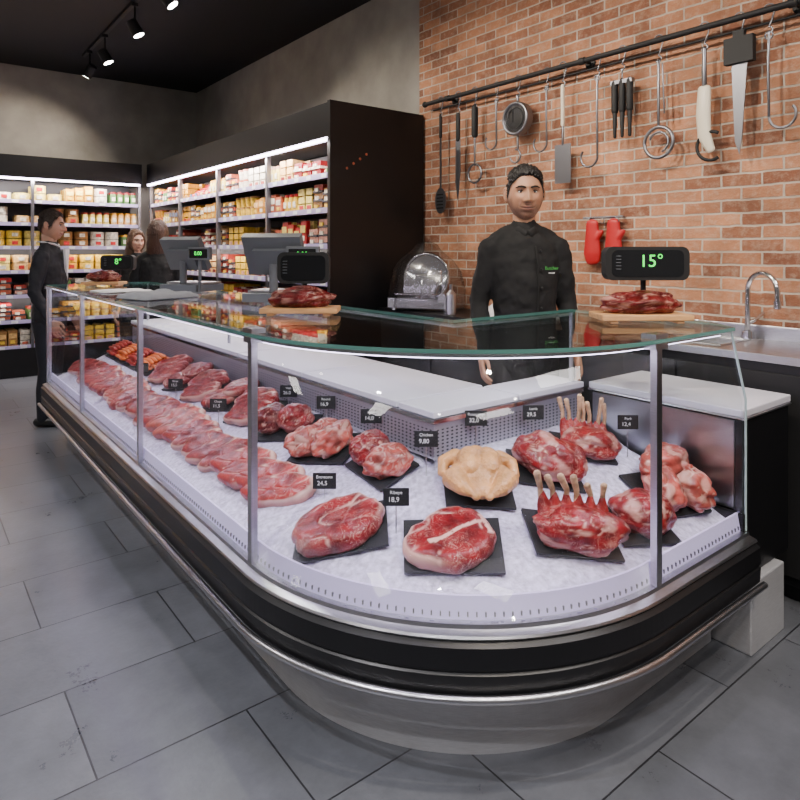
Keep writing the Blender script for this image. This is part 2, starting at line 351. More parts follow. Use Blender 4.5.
def s_end(x,y,nx,ny):
    x0,y0=x-nx*.03,y-ny*.03; c=[]
    if -nx>1e-4: c.append((XI-x0)/(-nx))
    if -ny>1e-4: c.append((YI-y0)/(-ny))
    if ny==0: return XI-x0
    if nx==0: return YI-y0
    return max(c)
PD=path(dy=.03,na=60,x_end=XE-.02,y_end=YE-.02); ns=24
b=MB(); v=[]
for (x,y,nx,ny) in PD:
    se=s_end(x,y,nx,ny)
    for j in range(ns+1):
        s=se*j/ns; px,py=x-nx*(.03+s),y-ny*(.03+s)
        z=deck_z(s)+.006*noise.noise(Vector((px*14,py*14,0)))+.005*noise.noise(Vector((px*45,py*45,3)))
        v.append((px,py,z))
f=[(i*(ns+1)+j,i*(ns+1)+j+1,(i+1)*(ns+1)+j+1,(i+1)*(ns+1)+j) for i in range(len(PD)-1) for j in range(ns)]
b.add(v,f,0,True); b.build('ice_deck',M_ICE,case)
XR2=2.02; YR2=1.98
b=MB(); b.b2(XI,1.80,YI,YE,.06,.87); b.b2(1.80,XE,YI,1.92,.06,.87); b.b2(1.80,XR2,YR2-.06,YE,.84,.872); b.build('rear_body',M_STEEL,case)
b=MB(); b.b2(XI-.012,XI-.002,YI-.012,YE-.03,.72,.865); b.b2(XI-.002,XE-.03,YI-.012,YI-.002,.72,.865); b.build('perforated_back_panel',M_PERF,case)
b=MB()
b.b2(XI-.025,XI-.003,YI-.025,YE-.02,.862,.878); b.b2(XI-.003,XE-.02,YI-.025,YI-.003,.862,.878)
b.b2(XI-.02,XI-.012,YI-.02,YE-.03,.70,.73); b.b2(XI-.012,XE-.03,YI-.02,YI-.012,.70,.73)
b.build('back_panel_trim',M_CHROME,case)
b=MB()
ys=[YR2+.01,2.75,3.5,4.2,5.0,YE]
for i in range(5): b.b2(XI-.02,XR2,ys[i]+.006,ys[i+1]-.006,.88,.905)
b.b2(XI-.02,2.0,YI-.02,YR2,.88,.905); b.b2(2.012,XE-.01,YI-.02,YR2,.88,.905)
b.build('white_work_boards',M_WHITE,case,bevel=.004)
b=MB()
b.b2(XF+.0,1.80,YE-.02,YE+.02,.20,.47); b.b2(XF+.2,1.80,YE-.01,YE+.015,0,.2)
b.b2(XE-.02,XE+.0,YF+.0,YI,.27,.53)
b.b2(XE-.02,XE,YF+.15,YI,0,.27)
b.b2(1.56,1.80,YE,YE+.02,.47,.88)
b.build('end_panels',M_BLACK,case,bevel=.004)
b=MB()
posts=[YE,4.49,3.23,cy]
for i in range(3): b.b2(XF-.004,XF+.004,posts[i+1]+.016,posts[i]-.016,.468,1.213)
sweep(b,path(left=False,right=False,a0=1.2,a1=88.5,na=48),[(.004,.468),(.004,1.213),(-.004,1.213),(-.004,.468)],True)
v2=[(cx+.04,.468),(XE-.005,.468),(XE-.005,.95),(2.33,1.213),(cx+.04,1.213)]
b.prism(v2,-.004,.004,0,Matrix.Translation((0,YF,0))@Matrix.Rotation(R(90),4,'X'))
v3=[(XF+.01,.47),(XI-.03,.73),(XI-.03,.88),(1.68,.91),(1.68,1.213),(XF+.01,1.213)]
b.prism(v3,-.004,.004,0,Matrix.Translation((0,YE-.005,0))@Matrix.Rotation(R(90),4,'X'))
SIDE=Matrix(((0,0,1,0),(1,0,0,0),(0,1,0,0),(0,0,0,1)))
v4=[(YF+.01,.53),(YI-.03,.73),(YI,.91),(YI,1.213),(YF+.13,1.213),(YF+.01,.95)]
b.prism(v4,-.004,.004,0,Matrix.Translation((XE-.012,0,0))@SIDE)
b.build('glass_panes',M_GLASS,case)
b=MB(); b.tube([(XE-.004,YF,.47),(XE-.004,YF,.95),(2.332,YF,1.212)],.0045,8,0,False); b.build('glass_edge_highlight',mat('glass_edge_pale',(.45,.58,.58),.15,coat=.5),case)  # pale tube along the slanted pane edge, its highlight put into the colour
top=[(x+nx*.02,y+ny*.02) for (x,y,nx,ny) in path(dy=4,na=48,x_end=2.32)]+[(2.44,1.20),(2.44,1.84),(1.70,1.84),(1.70,YE)]
b=MB(); b.prism(top,1.215,1.227,0,smat=1); b.build('glass_counter_top',[M_GLASST,M_GEDGE],case)
b=MB()
for y in posts: b.box((XF,y,.84),(.022,.030,.75)); b.box((XF+.005,y,1.205),(.05,.06,.02))
b.box((XF+.005,cy,1.235),(.05,.07,.016)); b.box((XF+.01,posts[0]-.02,.84),(.02,.02,.75))
b.box((cx+.02,YF,.84),(.030,.022,.75)); b.box((cx+.02,YF+.005,1.205),(.07,.05,.02)); b.box((cx+.02,YF+.005,1.235),(.07,.05,.016))
for y in (5.6,3.9): b.cyl((1.66,y,.9),(1.66,y,1.215),.010)
b.cyl((2.40,1.81,.9),(2.40,1.81,1.215),.010)
b.cyl((1.685,1.82,1.207),(1.685,5.6,1.207),.007); b.cyl((1.685,1.82,1.207),(2.40,1.82,1.207),.007)
b.build('steel_posts',M_STEEL,case)
b=MB(); sweep(b,path(y_end=YE-.03,x_end=2.3),[(-.018,1.198),(-.018,1.213),(-.05,1.213),(-.05,1.198)],True,smooth=False); b.build('led_profile',M_STEEL,case)
b=MB(); sweep(b,path(y_end=YE-.03,x_end=2.3),[(-.022,1.1945),(-.022,1.1975),(-.046,1.1975),(-.046,1.1945)],True,smooth=False)
b.build('led_strip',M_LED,case)
LC=(.82,.72,1.)
area('led_long_run',(XF+.05,3.82,1.185),(0,R(-22),0),.04,3.6,11.5,LC,case)
for a in (15,45,75):
    t=R(a); area('led_corner',(cx-(RR-.05)*math.cos(t),cy-(RR-.05)*math.sin(t),1.185),(0,R(-22),t),.04,.42,1.8,LC,case)
area('led_short_run',(2.12,YF+.05,1.185),(0,R(-22),R(90)),.04,.5,2.3,LC,case)
area('led_rear_run',(1.655,3.8,1.19),(0,R(10),0),.04,3.4,7,LC,case)
area('led_rear_short',(2.05,1.80,1.19),(0,R(10),R(90)),.04,.6,1.5,LC,case)

# side cutting station
st=empty('side_cutting_station')
b=MB(); b.b2(2.472,2.88,1.09,1.75,.27,.865); b.build('black_cabinet',M_BLACK,st,bevel=.006)
b=MB(); b.b2(2.462,2.471,1.12,1.74,.53,.86); b.build('steel_side_sheet',M_STEEL,st)
b=MB(); b.b2(2.47,2.76,1.06,1.72,0,.268); b.build('steel_base',M_PLINTH,st,bevel=.006)
b=MB(); b.b2(2.465,2.89,1.08,1.77,.866,.875,1); b.b2(2.46,2.89,1.085,1.76,.876,.905,0); b.build('cutting_board',[M_WHITE,M_STEEL],st,bevel=.005)

# back work counter
bc=empty('back_work_counter')
b=MB(); b.b2(2.97,3.44,-.2,4.04,.08,1.01); b.b2(3.02,3.44,-.2,4.04,0,.08); b.build('cabinet_body',M_BLACK,bc,bevel=.004)
b=MB()
for i in range(7): b.b2(2.958,2.97,-.19+i*.605,-.19+i*.605+.59,.12,.97); 
b.build('cabinet_doors',M_BLACKM,bc,bevel=.003)
b=MB(); b.b2(2.94,3.44,1.95,4.05,1.012,1.05); b.build('black_worktop',M_BLACK,bc,bevel=.004)
sk=MB(); x0,x1,y0,y1=3.04,3.34,1.45,1.85
sk.b2(2.94,x0,-.2,1.945,1.015,1.05); sk.b2(x1,3.44,-.2,1.945,1.015,1.05); sk.b2(x0,x1,-.2,y0,1.015,1.05); sk.b2(x0,x1,y1,1.945,1.015,1.05)
sk.b2(x0,x1,y0,y1,1.012,1.018); sk.b2(3.425,3.44,-.2,1.945,1.05,1.12)
for t in (0,1): sk.b2(x0-.012,x1+.012,y0-.012 if t==0 else y1,y0 if t==0 else y1+.012,1.05,1.056)
sk.b2(x0-.012,x0,y0,y1,1.05,1.056); sk.b2(x1,x1+.012,y0,y1,1.05,1.056)
sk.build('steel_sink_top',M_STEEL,bc,bevel=.003)
fa=empty('gooseneck_faucet',(3.36,1.46,1.057),R(65),scale=1.25)
b=MB(); b.cyl((0,0,0),(0,0,.03),.026,.022); b.tube([(0,0,.02),(0,0,.16)]+[(-.075+.075*math.cos(R(a)),0,.19+.075*math.sin(R(a))) for a in range(0,190,15)]+[(-.15,0,.15)],.0105,12)
b.cyl((-.15,0,.16),(-.15,0,.13),.014); b.tube([(0,0,.06),(0,-.04,.075),(0,-.075,.10)],[.009,.007,.006],8); b.build('faucet_body',M_CHROME,fa)
b=MB(); 
b.cyl((3.38,1.89,1.051),(3.38,1.89,1.17),.022); b.cyl((3.38,1.89,1.17),(3.38,1.89,1.2),.007); b.box((3.365,1.89,1.205),(.05,.014,.012)); b.build('soap_dispenser',M_STEEL)

# ---------------------------------------------------------------- refrigerated shelves
PAL=[(.70,.64,.52),(.46,.018,.020),(.70,.34,.02),(.36,.045,.03),(.80,.50,.05),(.05,.05,.06),(.50,.12,.06),(.74,.46,.18),(.20,.010,.014),(.10,.14,.24),(.32,.16,.05),(.64,.32,.24),(.09,.20,.06),(.85,.62,.16)]
PM=[mat('package_%d'%i,c,.35,bump=.05,var=.35,vscale=35) for i,c in enumerate(PAL)]
M_SHRET=mat('shelf_metal_dark',(.05,.05,.055),.45)
def shelf_unit(name,loc,al,L,D,Ht,cheese,seed,ends=(1,1)):
    rnd=random.Random(seed)
    e=empty(name,loc,al)
    b=MB(); b.b2(0,L,D-.03,D,0,Ht); b.b2(0,L,.0,D-.03,0,.30); b.b2(0,L,0,D-.03,2.36,Ht)
    b.b2(0,L,-.03,.0,.16,.34)
    if ends[0]: b.b2(-.03,0,0,D,0,Ht)
    if ends[1]: b.b2(L,L+.04,-.03,D,0,Ht)
    b.build('black_carcass',M_BLACK,e)
    b=MB(); b.b2(.01,L-.01,.5,.52,.3,2.35); b.build('inner_back',M_SHRET,e)
    zs=[.36,.66,.96,1.25,1.54,1.82,2.09]
    b=MB(); 
    for z in zs: b.b2(.01,L-.01,.06,.5,z-.02,z)
    n=round(L/1.15)
    for i in range(0,n+1):
        x=min(max(L*i/n,.02),L-.02); b.b2(x-.016,x+.016,.03,.07,.3,2.36)
    b.build('shelves',M_STEELD,e)
    b=MB()
    for z in zs: b.b2(.01,L-.01,.045,.06,z-.032,z+.010)
    b.build('price_rails',M_RAILP,e)
    b=MB()
    for z in zs:
        x=.1
        while x<L-.1: b.box((x,.043,z-.011),(.07,.003,.030)); x+=rnd.uniform(.14,.3)
    b.build('price_labels',M_SHIRT,e)
    b=MB(); b.b2(.02,L-.02,.0,.035,2.335,2.359)
    b.build('led_tube',M_LEDS,e)
    area('shelf_led',(L/2,-.05,2.33),(R(22),0,0),L*.96,.05,19*L,(1.,.90,.86),e)
    for z in (1.50,.92): area('under_shelf_led',(L/2,.04,z),(R(40),0,0),L*.96,.02,5*L,(1.,.89,.84),e)
    b=MB()
    for zi,z in enumerate(zs):
        x=.06; z=z+.001
        while x<L-.16:
            kind=rnd.choice(['wheel','wheel','jar','pack','wedge'] if (cheese and zi>2) else ['tray','tray','pack','tub','sausage','tray','wedge','jar'])
            if cheese and zi>=3 and rnd.random()<.35: kind='wheel'
            run=rnd.uniform(.18,.42); xe=min(x+run,L-.06); c1=rnd.choice([1,3,8,6,1,10,11,2]); c2=rnd.choice([0,4,2,13,7,0,12,9])
            cw=rnd.choice([4,7,2,0,13,10])
            while x<xe-.04:
                if kind=='wheel':
                    r=.082; 
                    if x+2*r>xe+.12: x=xe; break
                    for k in range(rnd.choice([1,2,2])):
                        for yy in (.16,.34): b.cyl((x+r,yy,z+k*.098),(x+r,yy,z+k*.098+.09),r,n=14,mat=cw)
                        b.box((x+r,.16-r-.001,z+k*.098+.045),(.06,.008,.04),rnd.choice([0,1,0]))
                    x+=2*r+.012
                elif kind=='jar':
                    for yy in (.12,.22,.32):
                        b.cyl((x+.04,yy,z),(x+.04,yy,z+.13),.036,n=10,mat=c2); b.cyl((x+.04,yy,z+.13),(x+.04,yy,z+.155),.033,n=10,mat=c1)
                    b.box((x+.04,.083,z+.065),(.04,.006,.05),0); x+=.082
                elif kind=='wedge':
                    for k in range(3):
                        for q in range(2): b.prism([(x+.01,.09+q*.17),(x+.11,.09+q*.17),(x+.06,.24+q*.17)],z+k*.065,z+k*.065+.055,cw)
                    b.box((x+.06,.088,z+.03),(.06,.003,.03),c1); x+=.125
                elif kind=='tub':
                    for k in range(2):
                        for yy in (.13,.24,.35):
                            b.cyl((x+.05,yy,z+k*.098),(x+.05,yy,z+k*.098+.077),.042,.050,n=10,mat=c2); b.cyl((x+.05,yy,z+k*.098+.077),(x+.05,yy,z+k*.098+.092),.052,n=10,mat=c1)
                    x+=.110
                elif kind=='tray':
                    hh=rnd.uniform(.04,.06)
                    for k in range(rnd.choice([2,3,int(.21/(hh+.012))])):
                        jx=rnd.uniform(-.008,.008); cc=c1 if rnd.random()<.75 else rnd.choice([1,6,3,11]); b.box((x+.075+jx,.22,z+k*(hh+.012)+.01),(.14,.28,.018),5 if c1!=8 else 0); b.box((x+.075+jx,.22,z+k*(hh+.012)+.02+hh/2-.005),(.13,.26,hh-.01),cc)
                        b.box((x+.06+jx,.084,z+k*(hh+.012)+.026),(.05,.012,.028),rnd.choice([0,0,4]))
                    x+=.152
                elif kind=='pack':
                    hh=rnd.uniform(.14,.21); 
                    for k in range(6): b.box((x+.052,.10+k*.06+rnd.uniform(-.008,.008),z+hh/2),(.095,.035,hh),c1 if k%2==0 else c2)
                    b.box((x+.052,.073,z+hh*.66),(.08,.003,hh*.3),c2); b.box((x+.052,.073,z+hh*.28),(.05,.003,hh*.2),rnd.choice([0,4])); x+=.108
                else:
                    for k in range(4): b.tube([(x+.02,.12+k*.06,z+.03+k*.04),(x+.13,.12+k*.06,z+.03+k*.04)],.025,8,c1)
                    b.box((x+.075,.092,z+.035),(.05,.006,.035),c2); x+=.155
            x+=.012
    b.build('packaged_goods',PM,e,fix=False)
    return e
shelf_unit('refrigerated_wall_shelving',(2.55,8.66,0),R(-90),4.55,.88,2.62,False,3,(0,1))
shelf_unit('refrigerated_wall_shelving',(-2.5,8.7,0),0,5.0,.58,2.62,True,5,(1,0))

# ---------------------------------------------------------------- meats
def fatattr(me,vals):
    a=me.attributes.new('fat','FLOAT','POINT'); a.data.foreach_set('value',vals)
def steak_mesh(name,seed,a,b_,h,m,bone=False,seam=.035,irr=.22,rim=.9):
    nr,nt=26,72; v=[(0,0,h)]; fat=[0]; fs=[]
    def rad(t): return 1+irr*noise.noise(Vector((math.cos(t)*1.1+seed*3.1,math.sin(t)*1.1,seed)))+.07*noise.noise(Vector((math.cos(t)*4+seed,math.sin(t)*4,1)))
    def fv(x,y,rho,t):
        w=.04*noise.noise(Vector((t*2,seed,5)))
        f=sst(.90+w,.97+w,rho)*sst(-.5,.4,math.cos(t-seed))*rim
        n=abs(noise.noise(Vector((x/a*1.3+seed*5,y/b_*1.3,seed)))); gate=sst(-.15,.15,noise.noise(Vector((x/a*1.6,y/b_*1.6,seed+9))))
        f=max(f,(1-sst(seam*.3,seam,n))*.85*gate)
        if bone:
            if abs(y-.1*b_*math.sin(x/a*3))<.06*b_ and x<.55*a: f=1
            if abs(x+.75*a)<.05*a and abs(y)<.4*b_: f=1
        return max(0,min(1,f))
    for i in range(1,nr+1):
        rho=i/nr
        for j in range(nt):
            t=2*math.pi*j/nt; r=rad(t)*rho; x,y=a*r*math.cos(t),b_*r*math.sin(t)
            g=abs(noise.noise(Vector((x/a*1.3+seed*5,y/b_*1.3,seed))))
            z=h*(1-rho**9*.26)+.04*h*noise.noise(Vector((x*30,y*30,seed)))+.18*h*noise.noise(Vector((x*11,y*11,seed+5)))-.08*h*(1-sst(0,.08,g))
            v.append((x,y,z)); fat.append(fv(x,y,rho,t))
    for k,(q,zz) in enumerate(((1.03,.50),(1.03,.22),(.97,.0))):
        for j in range(nt):
            t=2*math.pi*j/nt; r=rad(t)*q; v.append((a*r*math.cos(t),b_*r*math.sin(t),h*zz)); fat.append(.85*sst(-.5,.6,math.cos(t-seed))*(.7+.3*noise.noise(Vector((t*3,seed,0)))))
    rings=nr+3
    fs=[(0,1+j,1+(j+1)%nt) for j in range(nt)]
    fs+=[(1+i*nt+j,1+(i+1)*nt+j,1+(i+1)*nt+(j+1)%nt,1+i*nt+(j+1)%nt) for i in range(rings-1) for j in range(nt)]
    fs.append([1+(rings-1)*nt+j for j in range(nt)][::-1])
    me=bpy.data.meshes.new(name); me.from_pydata(v,[],fs); me.polygons.foreach_set('use_smooth',[True]*len(fs)); me.materials.append(m); fatattr(me,fat); me.update(); return me
def lump_mesh(name,seed,rx,ry,rz,m,fatc=.3,amp=.16,freq=1.6,cap=False):
    nu,nv=64,40; v=[];fat=[]
    for i in range(nv+1):
        ph=-math.pi/2+math.pi*i/nv
        for j in range(nu):
            t=2*math.pi*j/nu; d=Vector((math.cos(ph)*math.cos(t),math.cos(ph)*math.sin(t),math.sin(ph)))
            g=abs(noise.noise(d*1.7+Vector((0,seed,3))))
            k=1+amp*1.2*noise.noise(d*freq+Vector((seed,seed*2,0)))+.055*noise.noise(d*4.5+Vector((seed,0,0)))+.012*noise.noise(d*11)-.06*(1-sst(0,.10,g))
            z=d.z*rz*k
            if z<-rz*.72: z=-rz*.72
            v.append((d.x*rx*k,d.y*ry*k,z+rz*.72))
            n=noise.noise(d*2.2+Vector((seed*3,0,9))); f=sst(.12,.34,n)*fatc
            f=max(f,(1-sst(.01,.04,g))*.7)
            if cap: f=max(f,sst(.5,.85,d.y)*.85)
            fat.append(f)
    fs=[(i*nu+j,i*nu+(j+1)%nu,(i+1)*nu+(j+1)%nu,(i+1)*nu+j) for i in range(nv) for j in range(nu)]
    me=bpy.data.meshes.new(name); me.from_pydata(v,[],fs); me.polygons.foreach_set('use_smooth',[True]*len(fs)); me.materials.append(m); fatattr(me,fat); me.update(); return me
def put(me,name,parent,loc=(0,0,0),rz=0,rx=0,ry=0,sc=1):
    o=bpy.data.objects.new(name,me); COL.objects.link(o); o.parent=parent; o.location=loc; o.rotation_euler=(rx,ry,rz); o.scale=(sc,sc,sc); return o
def deckM(x,y,lift=.006,rz=0):
    if y>=cy: inn=Vector((1,0,0)); s=x-.95
    elif x>=cx: inn=Vector((0,1,0)); s=y-1.10
    else:
        d=Vector((cx-x,cy-y,0)); s=.87-d.length; inn=d.normalized()
    z=deck_z(s); Y=Vector((inn.x,inn.y,.40)).normalized(); X=Y.cross(Vector((0,0,1))).normalized(); Z=X.cross(Y).normalized()
    M=Matrix((X,Y,Z)).transposed().to_4x4(); M.translation=Vector((x,y,z))+Z*lift
    return M@Matrix.Rotation(rz,4,'Z')
def slate(e,w,d,seed=0,M=None):
    rn=random.Random(seed); pts=[]
    for (sx,sy) in ((-1,-1),(1,-1),(1,1),(-1,1)):
        pts.append((sx*w/2+rn.uniform(-.004,.004),sy*d/2+rn.uniform(-.004,.004)))
    b=MB(); b.prism(pts,0,.009); b.build('slate_board',M_SLATE,e,bevel=.002,matrix=M)
ST=[steak_mesh('steak_%d'%i,i+1.3,.150,.108,.058,M_BEEF,seam=.045) for i in range(3)]
TB=steak_mesh('t_bone',5.7,.155,.115,.055,M_BEEF,bone=True,seam=.05)
CH=[steak_mesh('chop_%d'%i,i+11.3,.145,.072,.050,M_PORK if i%2 else M_PALE,seam=.06,irr=.35) for i in range(4)]
BS=[steak_mesh('strip_%d'%i,i+21.3,.145,.072,.050,M_BEEF,seam=.045,irr=.35) for i in range(3)]
RO=[lump_mesh('roast_%d'%i,i*1.7+2,.12,.085,.066,M_BEEF,.5,cap=i%2==0) for i in range(3)]
RD=[lump_mesh('round_%d'%i,i*2.3+4,.078,.078,.062,M_BEEFD if i%2 else M_BEEF,.2) for i in range(3)]
PL=[lump_mesh('ham_%d'%i,i*2.9+7,.088,.062,.054,M_PALE,.45,.2,2.) for i in range(3)]
SLC=[0]
def item(name,x,y,rz=0,w=.30,d=.22,sl=True):
    e=empty(name,matrix=deckM(x,y,.006 if sl else .004,rz)); SLC[0]+=1
    if sl: slate(e,w,d,SLC[0])
    return e
ZT=.0095
e=item('beef_ribeye_steak',1.155,1.79,R(38),.31,.21); put(ST[0],'steak',e,(0,0,ZT),.2,sc=1.0)
e=item('t_bone_steak',1.365,1.48,R(4),.31,.21); put(TB,'steak',e,(0,0,ZT),R(200),sc=.98)
def rack(name,x,y,rz,n=6,sc=1.,sd=1,w=.30,d=.22,bl=1.):
    e=item(name,x,y,rz,w,d)
    put(lump_mesh('rack_meat',sd+3.1,.145*sc,.076*sc,.064*sc,M_BEEF,.4,.15,cap=False),'meat',e,(.01,-.03,ZT))
    b=MB()
    rb=random.Random(sd)
    for i in range(n):
        q=i/(n-1); xx=(-.11+.19*q+rb.uniform(-.006,.006))*sc; l=(.105+rb.uniform(-.015,.015))*sc*bl; tip=rb.uniform(-.012,.012)
        b.tube([(xx*.9,-.01,.04*sc),(xx,.025*sc,.085*sc),(xx*1.05-.012,.038*sc,.085*sc+l*.5),(xx*1.1-.040+tip,.030*sc,.08*sc+l)],[(.011*sc,.009*sc),(.0105*sc,.008*sc),(.009*sc,.007*sc),(.0115*sc,.009*sc)],8)
    b.build('rib_bones',M_BONE,e)
    b=MB()
    for i in range(n):
        xx=(-.11+.19*i/(n-1))*sc; b.tube([(xx*.93,-.02,.05*sc),(xx,.022*sc,.09*sc),(xx*1.04-.007,.034*sc,.122*sc)],[.025*sc,.022*sc,.011*sc],8)
    b.build('rib_meat',M_PORK,e,remesh=.004,smooth=3)
    return e
rack('beef_rib_rack',1.725,1.30,R(-24),6,1.05,1,.29,.19)
e=item('pork_shoulder_joint',2.01,1.24,R(-20),.24,.18); put(RO[1],'joint',e,(0,0,ZT),R(10),sc=1.05)
e=item('pork_knuckles',2.29,1.30,R(-12),.25,.24)
put(PL[0],'knuckle',e,(-.055,-.02,ZT),R(60),sc=1.2); put(PL[1],'knuckle',e,(.055,-.02,ZT),R(100),sc=1.3); put(PL[2],'knuckle',e,(.01,.06,ZT+.035),R(10),sc=1.3)
def chicken(x,y,rz):
    e=item('raw_whole_chicken',x,y,rz,.24,.19)
    b=MB()
    b.ell((0,.012,.052),(.092,.092,.050)); b.ell((-.032,.022,.084),(.046,.066,.038)); b.ell((.032,.022,.084),(.046,.066,.038))
    for s in (-1,1):
        b.tube([(s*.066,.0,.052),(s*.090,-.040,.058),(s*.062,-.082,.060),(s*.030,-.108,.054)],[.036,.044,.029,.012],14)
        b.ell((s*.022,-.116,.052),(.015,.012,.012))
        b.tube([(s*.078,.062,.070),(s*.122,.046,.056),(s*.126,.004,.042),(s*.108,-.008,.036)],[.027,.024,.019,.010],12)
    b.ell((0,.098,.060),(.034,.028,.024)); b.ell((0,-.065,.045),(.045,.045,.030))
    b.build('chicken_body',M_CHICK,e,remesh=.0036,smooth=3,loc=(0,.01,ZT-.002)); return e
chicken(1.595,1.60,R(-6))
e=item('beef_rib_roast',1.90,1.555,R(-32),.26,.19); put(RO[0],'roast',e,(0,0,ZT),R(-15),sc=1.15)
b=MB()
for i in range(4): b.tube([(.06+i*.012,-.05+i*.03,.05),(.105+i*.01,-.04+i*.03,.07),(.125,-.03+i*.03,.08)],[.010,.008,.009],8)
b.build('bones',M_BONE,e)
rack('lamb_rack',2.19,1.60,R(-30),7,.90,4,.25,.17,1.45)
e=item('pork_loin_roasts',1.435,1.945,R(-10),.27,.18); put(RD[0],'roast',e,(-.065,0,ZT),.4); put(PL[1],'roast',e,(.065,.0,ZT),.9,sc=1.05)
e=item('pork_ham_pieces',1.40,2.29,R(25),.29,.20); put(PL[0],'piece',e,(-.065,-.02,ZT),.3,sc=1.1); put(PL[2],'piece',e,(.06,-.01,ZT),1.2,sc=1.1); put(PL[1],'piece',e,(0,.045,ZT+.02),.0,sc=.85)
e=item('beef_rounds',1.41,2.65,R(25),.29,.20); put(RD[1],'round',e,(-.07,0,ZT),.4,sc=1.05); put(RD[2],'round',e,(.07,.0,ZT),.9,sc=1.05)
def row(name,x,ya,yb,lib_fn,step=.105,ang=40,sc=1.05,tilt=14):
    e=empty(name); y=ya; i=0
    while y<yb:
        lib=lib_fn(i); gap=.06 if i%4==3 else 0
        M=deckM(x+random.uniform(-.015,.015),y,.004+(i%4)*.008,R(ang)+random.uniform(-.15,.15))@Matrix.Rotation(R(tilt),4,'X')@Matrix.Scale(sc*random.uniform(.90,1.06),4)
        o=put(random.choice(lib),'slice',e); o.matrix_local=M
        y+=step+gap; i+=1
row('pork_chops_and_beef_steaks',1.145,2.21,5.55,lambda i:([CH[1],CH[3]],BS,[CH[1],CH[2]],BS,[CH[0],CH[3]])[(i//4)%5],sc=1.0)
e=empty('beef_strips_on_slates')
for k,y in enumerate((2.99,3.30,3.62,3.94,4.26)):
    slate(e,.30,.20,k+40,deckM(1.42,y,.006,R(20)))
    if k%2: 
        for q in (-.03,.04): o=put(random.choice(ST),'cut',e); o.matrix_local=deckM(1.42,y,.006,R(25))@Matrix.Translation((q*1.5,q,ZT+.02+q*.3))@Matrix.Scale(.72,4)
    else:
        for q in range(4): o=put(random.choice(BS),'cut',e); o.matrix_local=deckM(1.42,y,.006,R(30)+random.uniform(-.1,.1))@Matrix.Translation((0,-.06+q*.04,ZT+.004+q*.008))@Matrix.Rotation(R(10),4,'X')@Matrix.Scale(.88,4)
M_SR=mat('red_sausage',(.36,.03,.02),.35,bump=.1,var=.3,vscale=25)
e=empty('fresh_sausages')
for k,y in enumerate((4.62,4.90,5.18,5.46)):
    n=7; M=deckM(1.42,y,.006,0); slate(e,.25,.22,k+60,M); b=MB()
    for i in range(n):
        yy_=-.08+.16*i/(n-1); b.tube([(-.105,yy_,.03),(-.04,yy_+.008,.028),(.04,yy_-.004,.028),(.105,yy_,.03)],[.012,.0155,.0155,.012],10)
    for i in range(n-2):
        yy_=-.055+.11*i/(n-3); b.tube([(-.09,yy_,.056),(0,yy_+.01,.054),(.09,yy_,.056)],[.012,.015,.012],10)
    b.build('sausage_links',M_SAUS if k%2==0 else M_SR,e,matrix=M)

def tag(x,y,top,price,rz=None,hh=.10):
    M0=deckM(x,y); p=M0.translation
    e=empty('price_tag',(p.x,p.y,p.z-.004),R(-38) if rz is None else rz)
    b=MB(); b.cyl((0,.004,0),(0,.004,hh+.03),.0022,n=6,mat=1); b.box((0,0,hh+.035),(.085,.005,.058),0); b.build('card',[M_TAG,M_STEEL],e,bevel=.001)
    text(top,.015,Matrix.Translation((0,-.0032,hh+.050))@FRONT,M_TXT,e); text(price,.022,Matrix.Translation((-.008,-.0032,hh+.027))@FRONT,M_TXT,e)
tag(1.27,1.645,'Ribeye','18,9',hh=.085); tag(1.22,2.005,'Entrecote','24,5',hh=.03); tag(1.50,1.765,'Chicken','9,80',hh=.10); tag(1.73,1.745,'Roast beef','32,0',hh=.09)
tag(2.03,1.72,'Lamb','29,5',hh=.07); tag(2.36,1.50,'Pork','12,4',hh=.11); tag(1.51,2.12,'Ham','14,0',hh=.08); tag(1.51,2.47,'Round','16,9',hh=.07); tag(1.51,2.82,'Veal','26,0',hh=.06)
tag(1.28,3.14,'Chops','11,5',hh=.06); tag(1.28,3.78,'Strips','15,5',hh=.06); tag(1.28,4.44,'Belly','10,9',hh=.06)

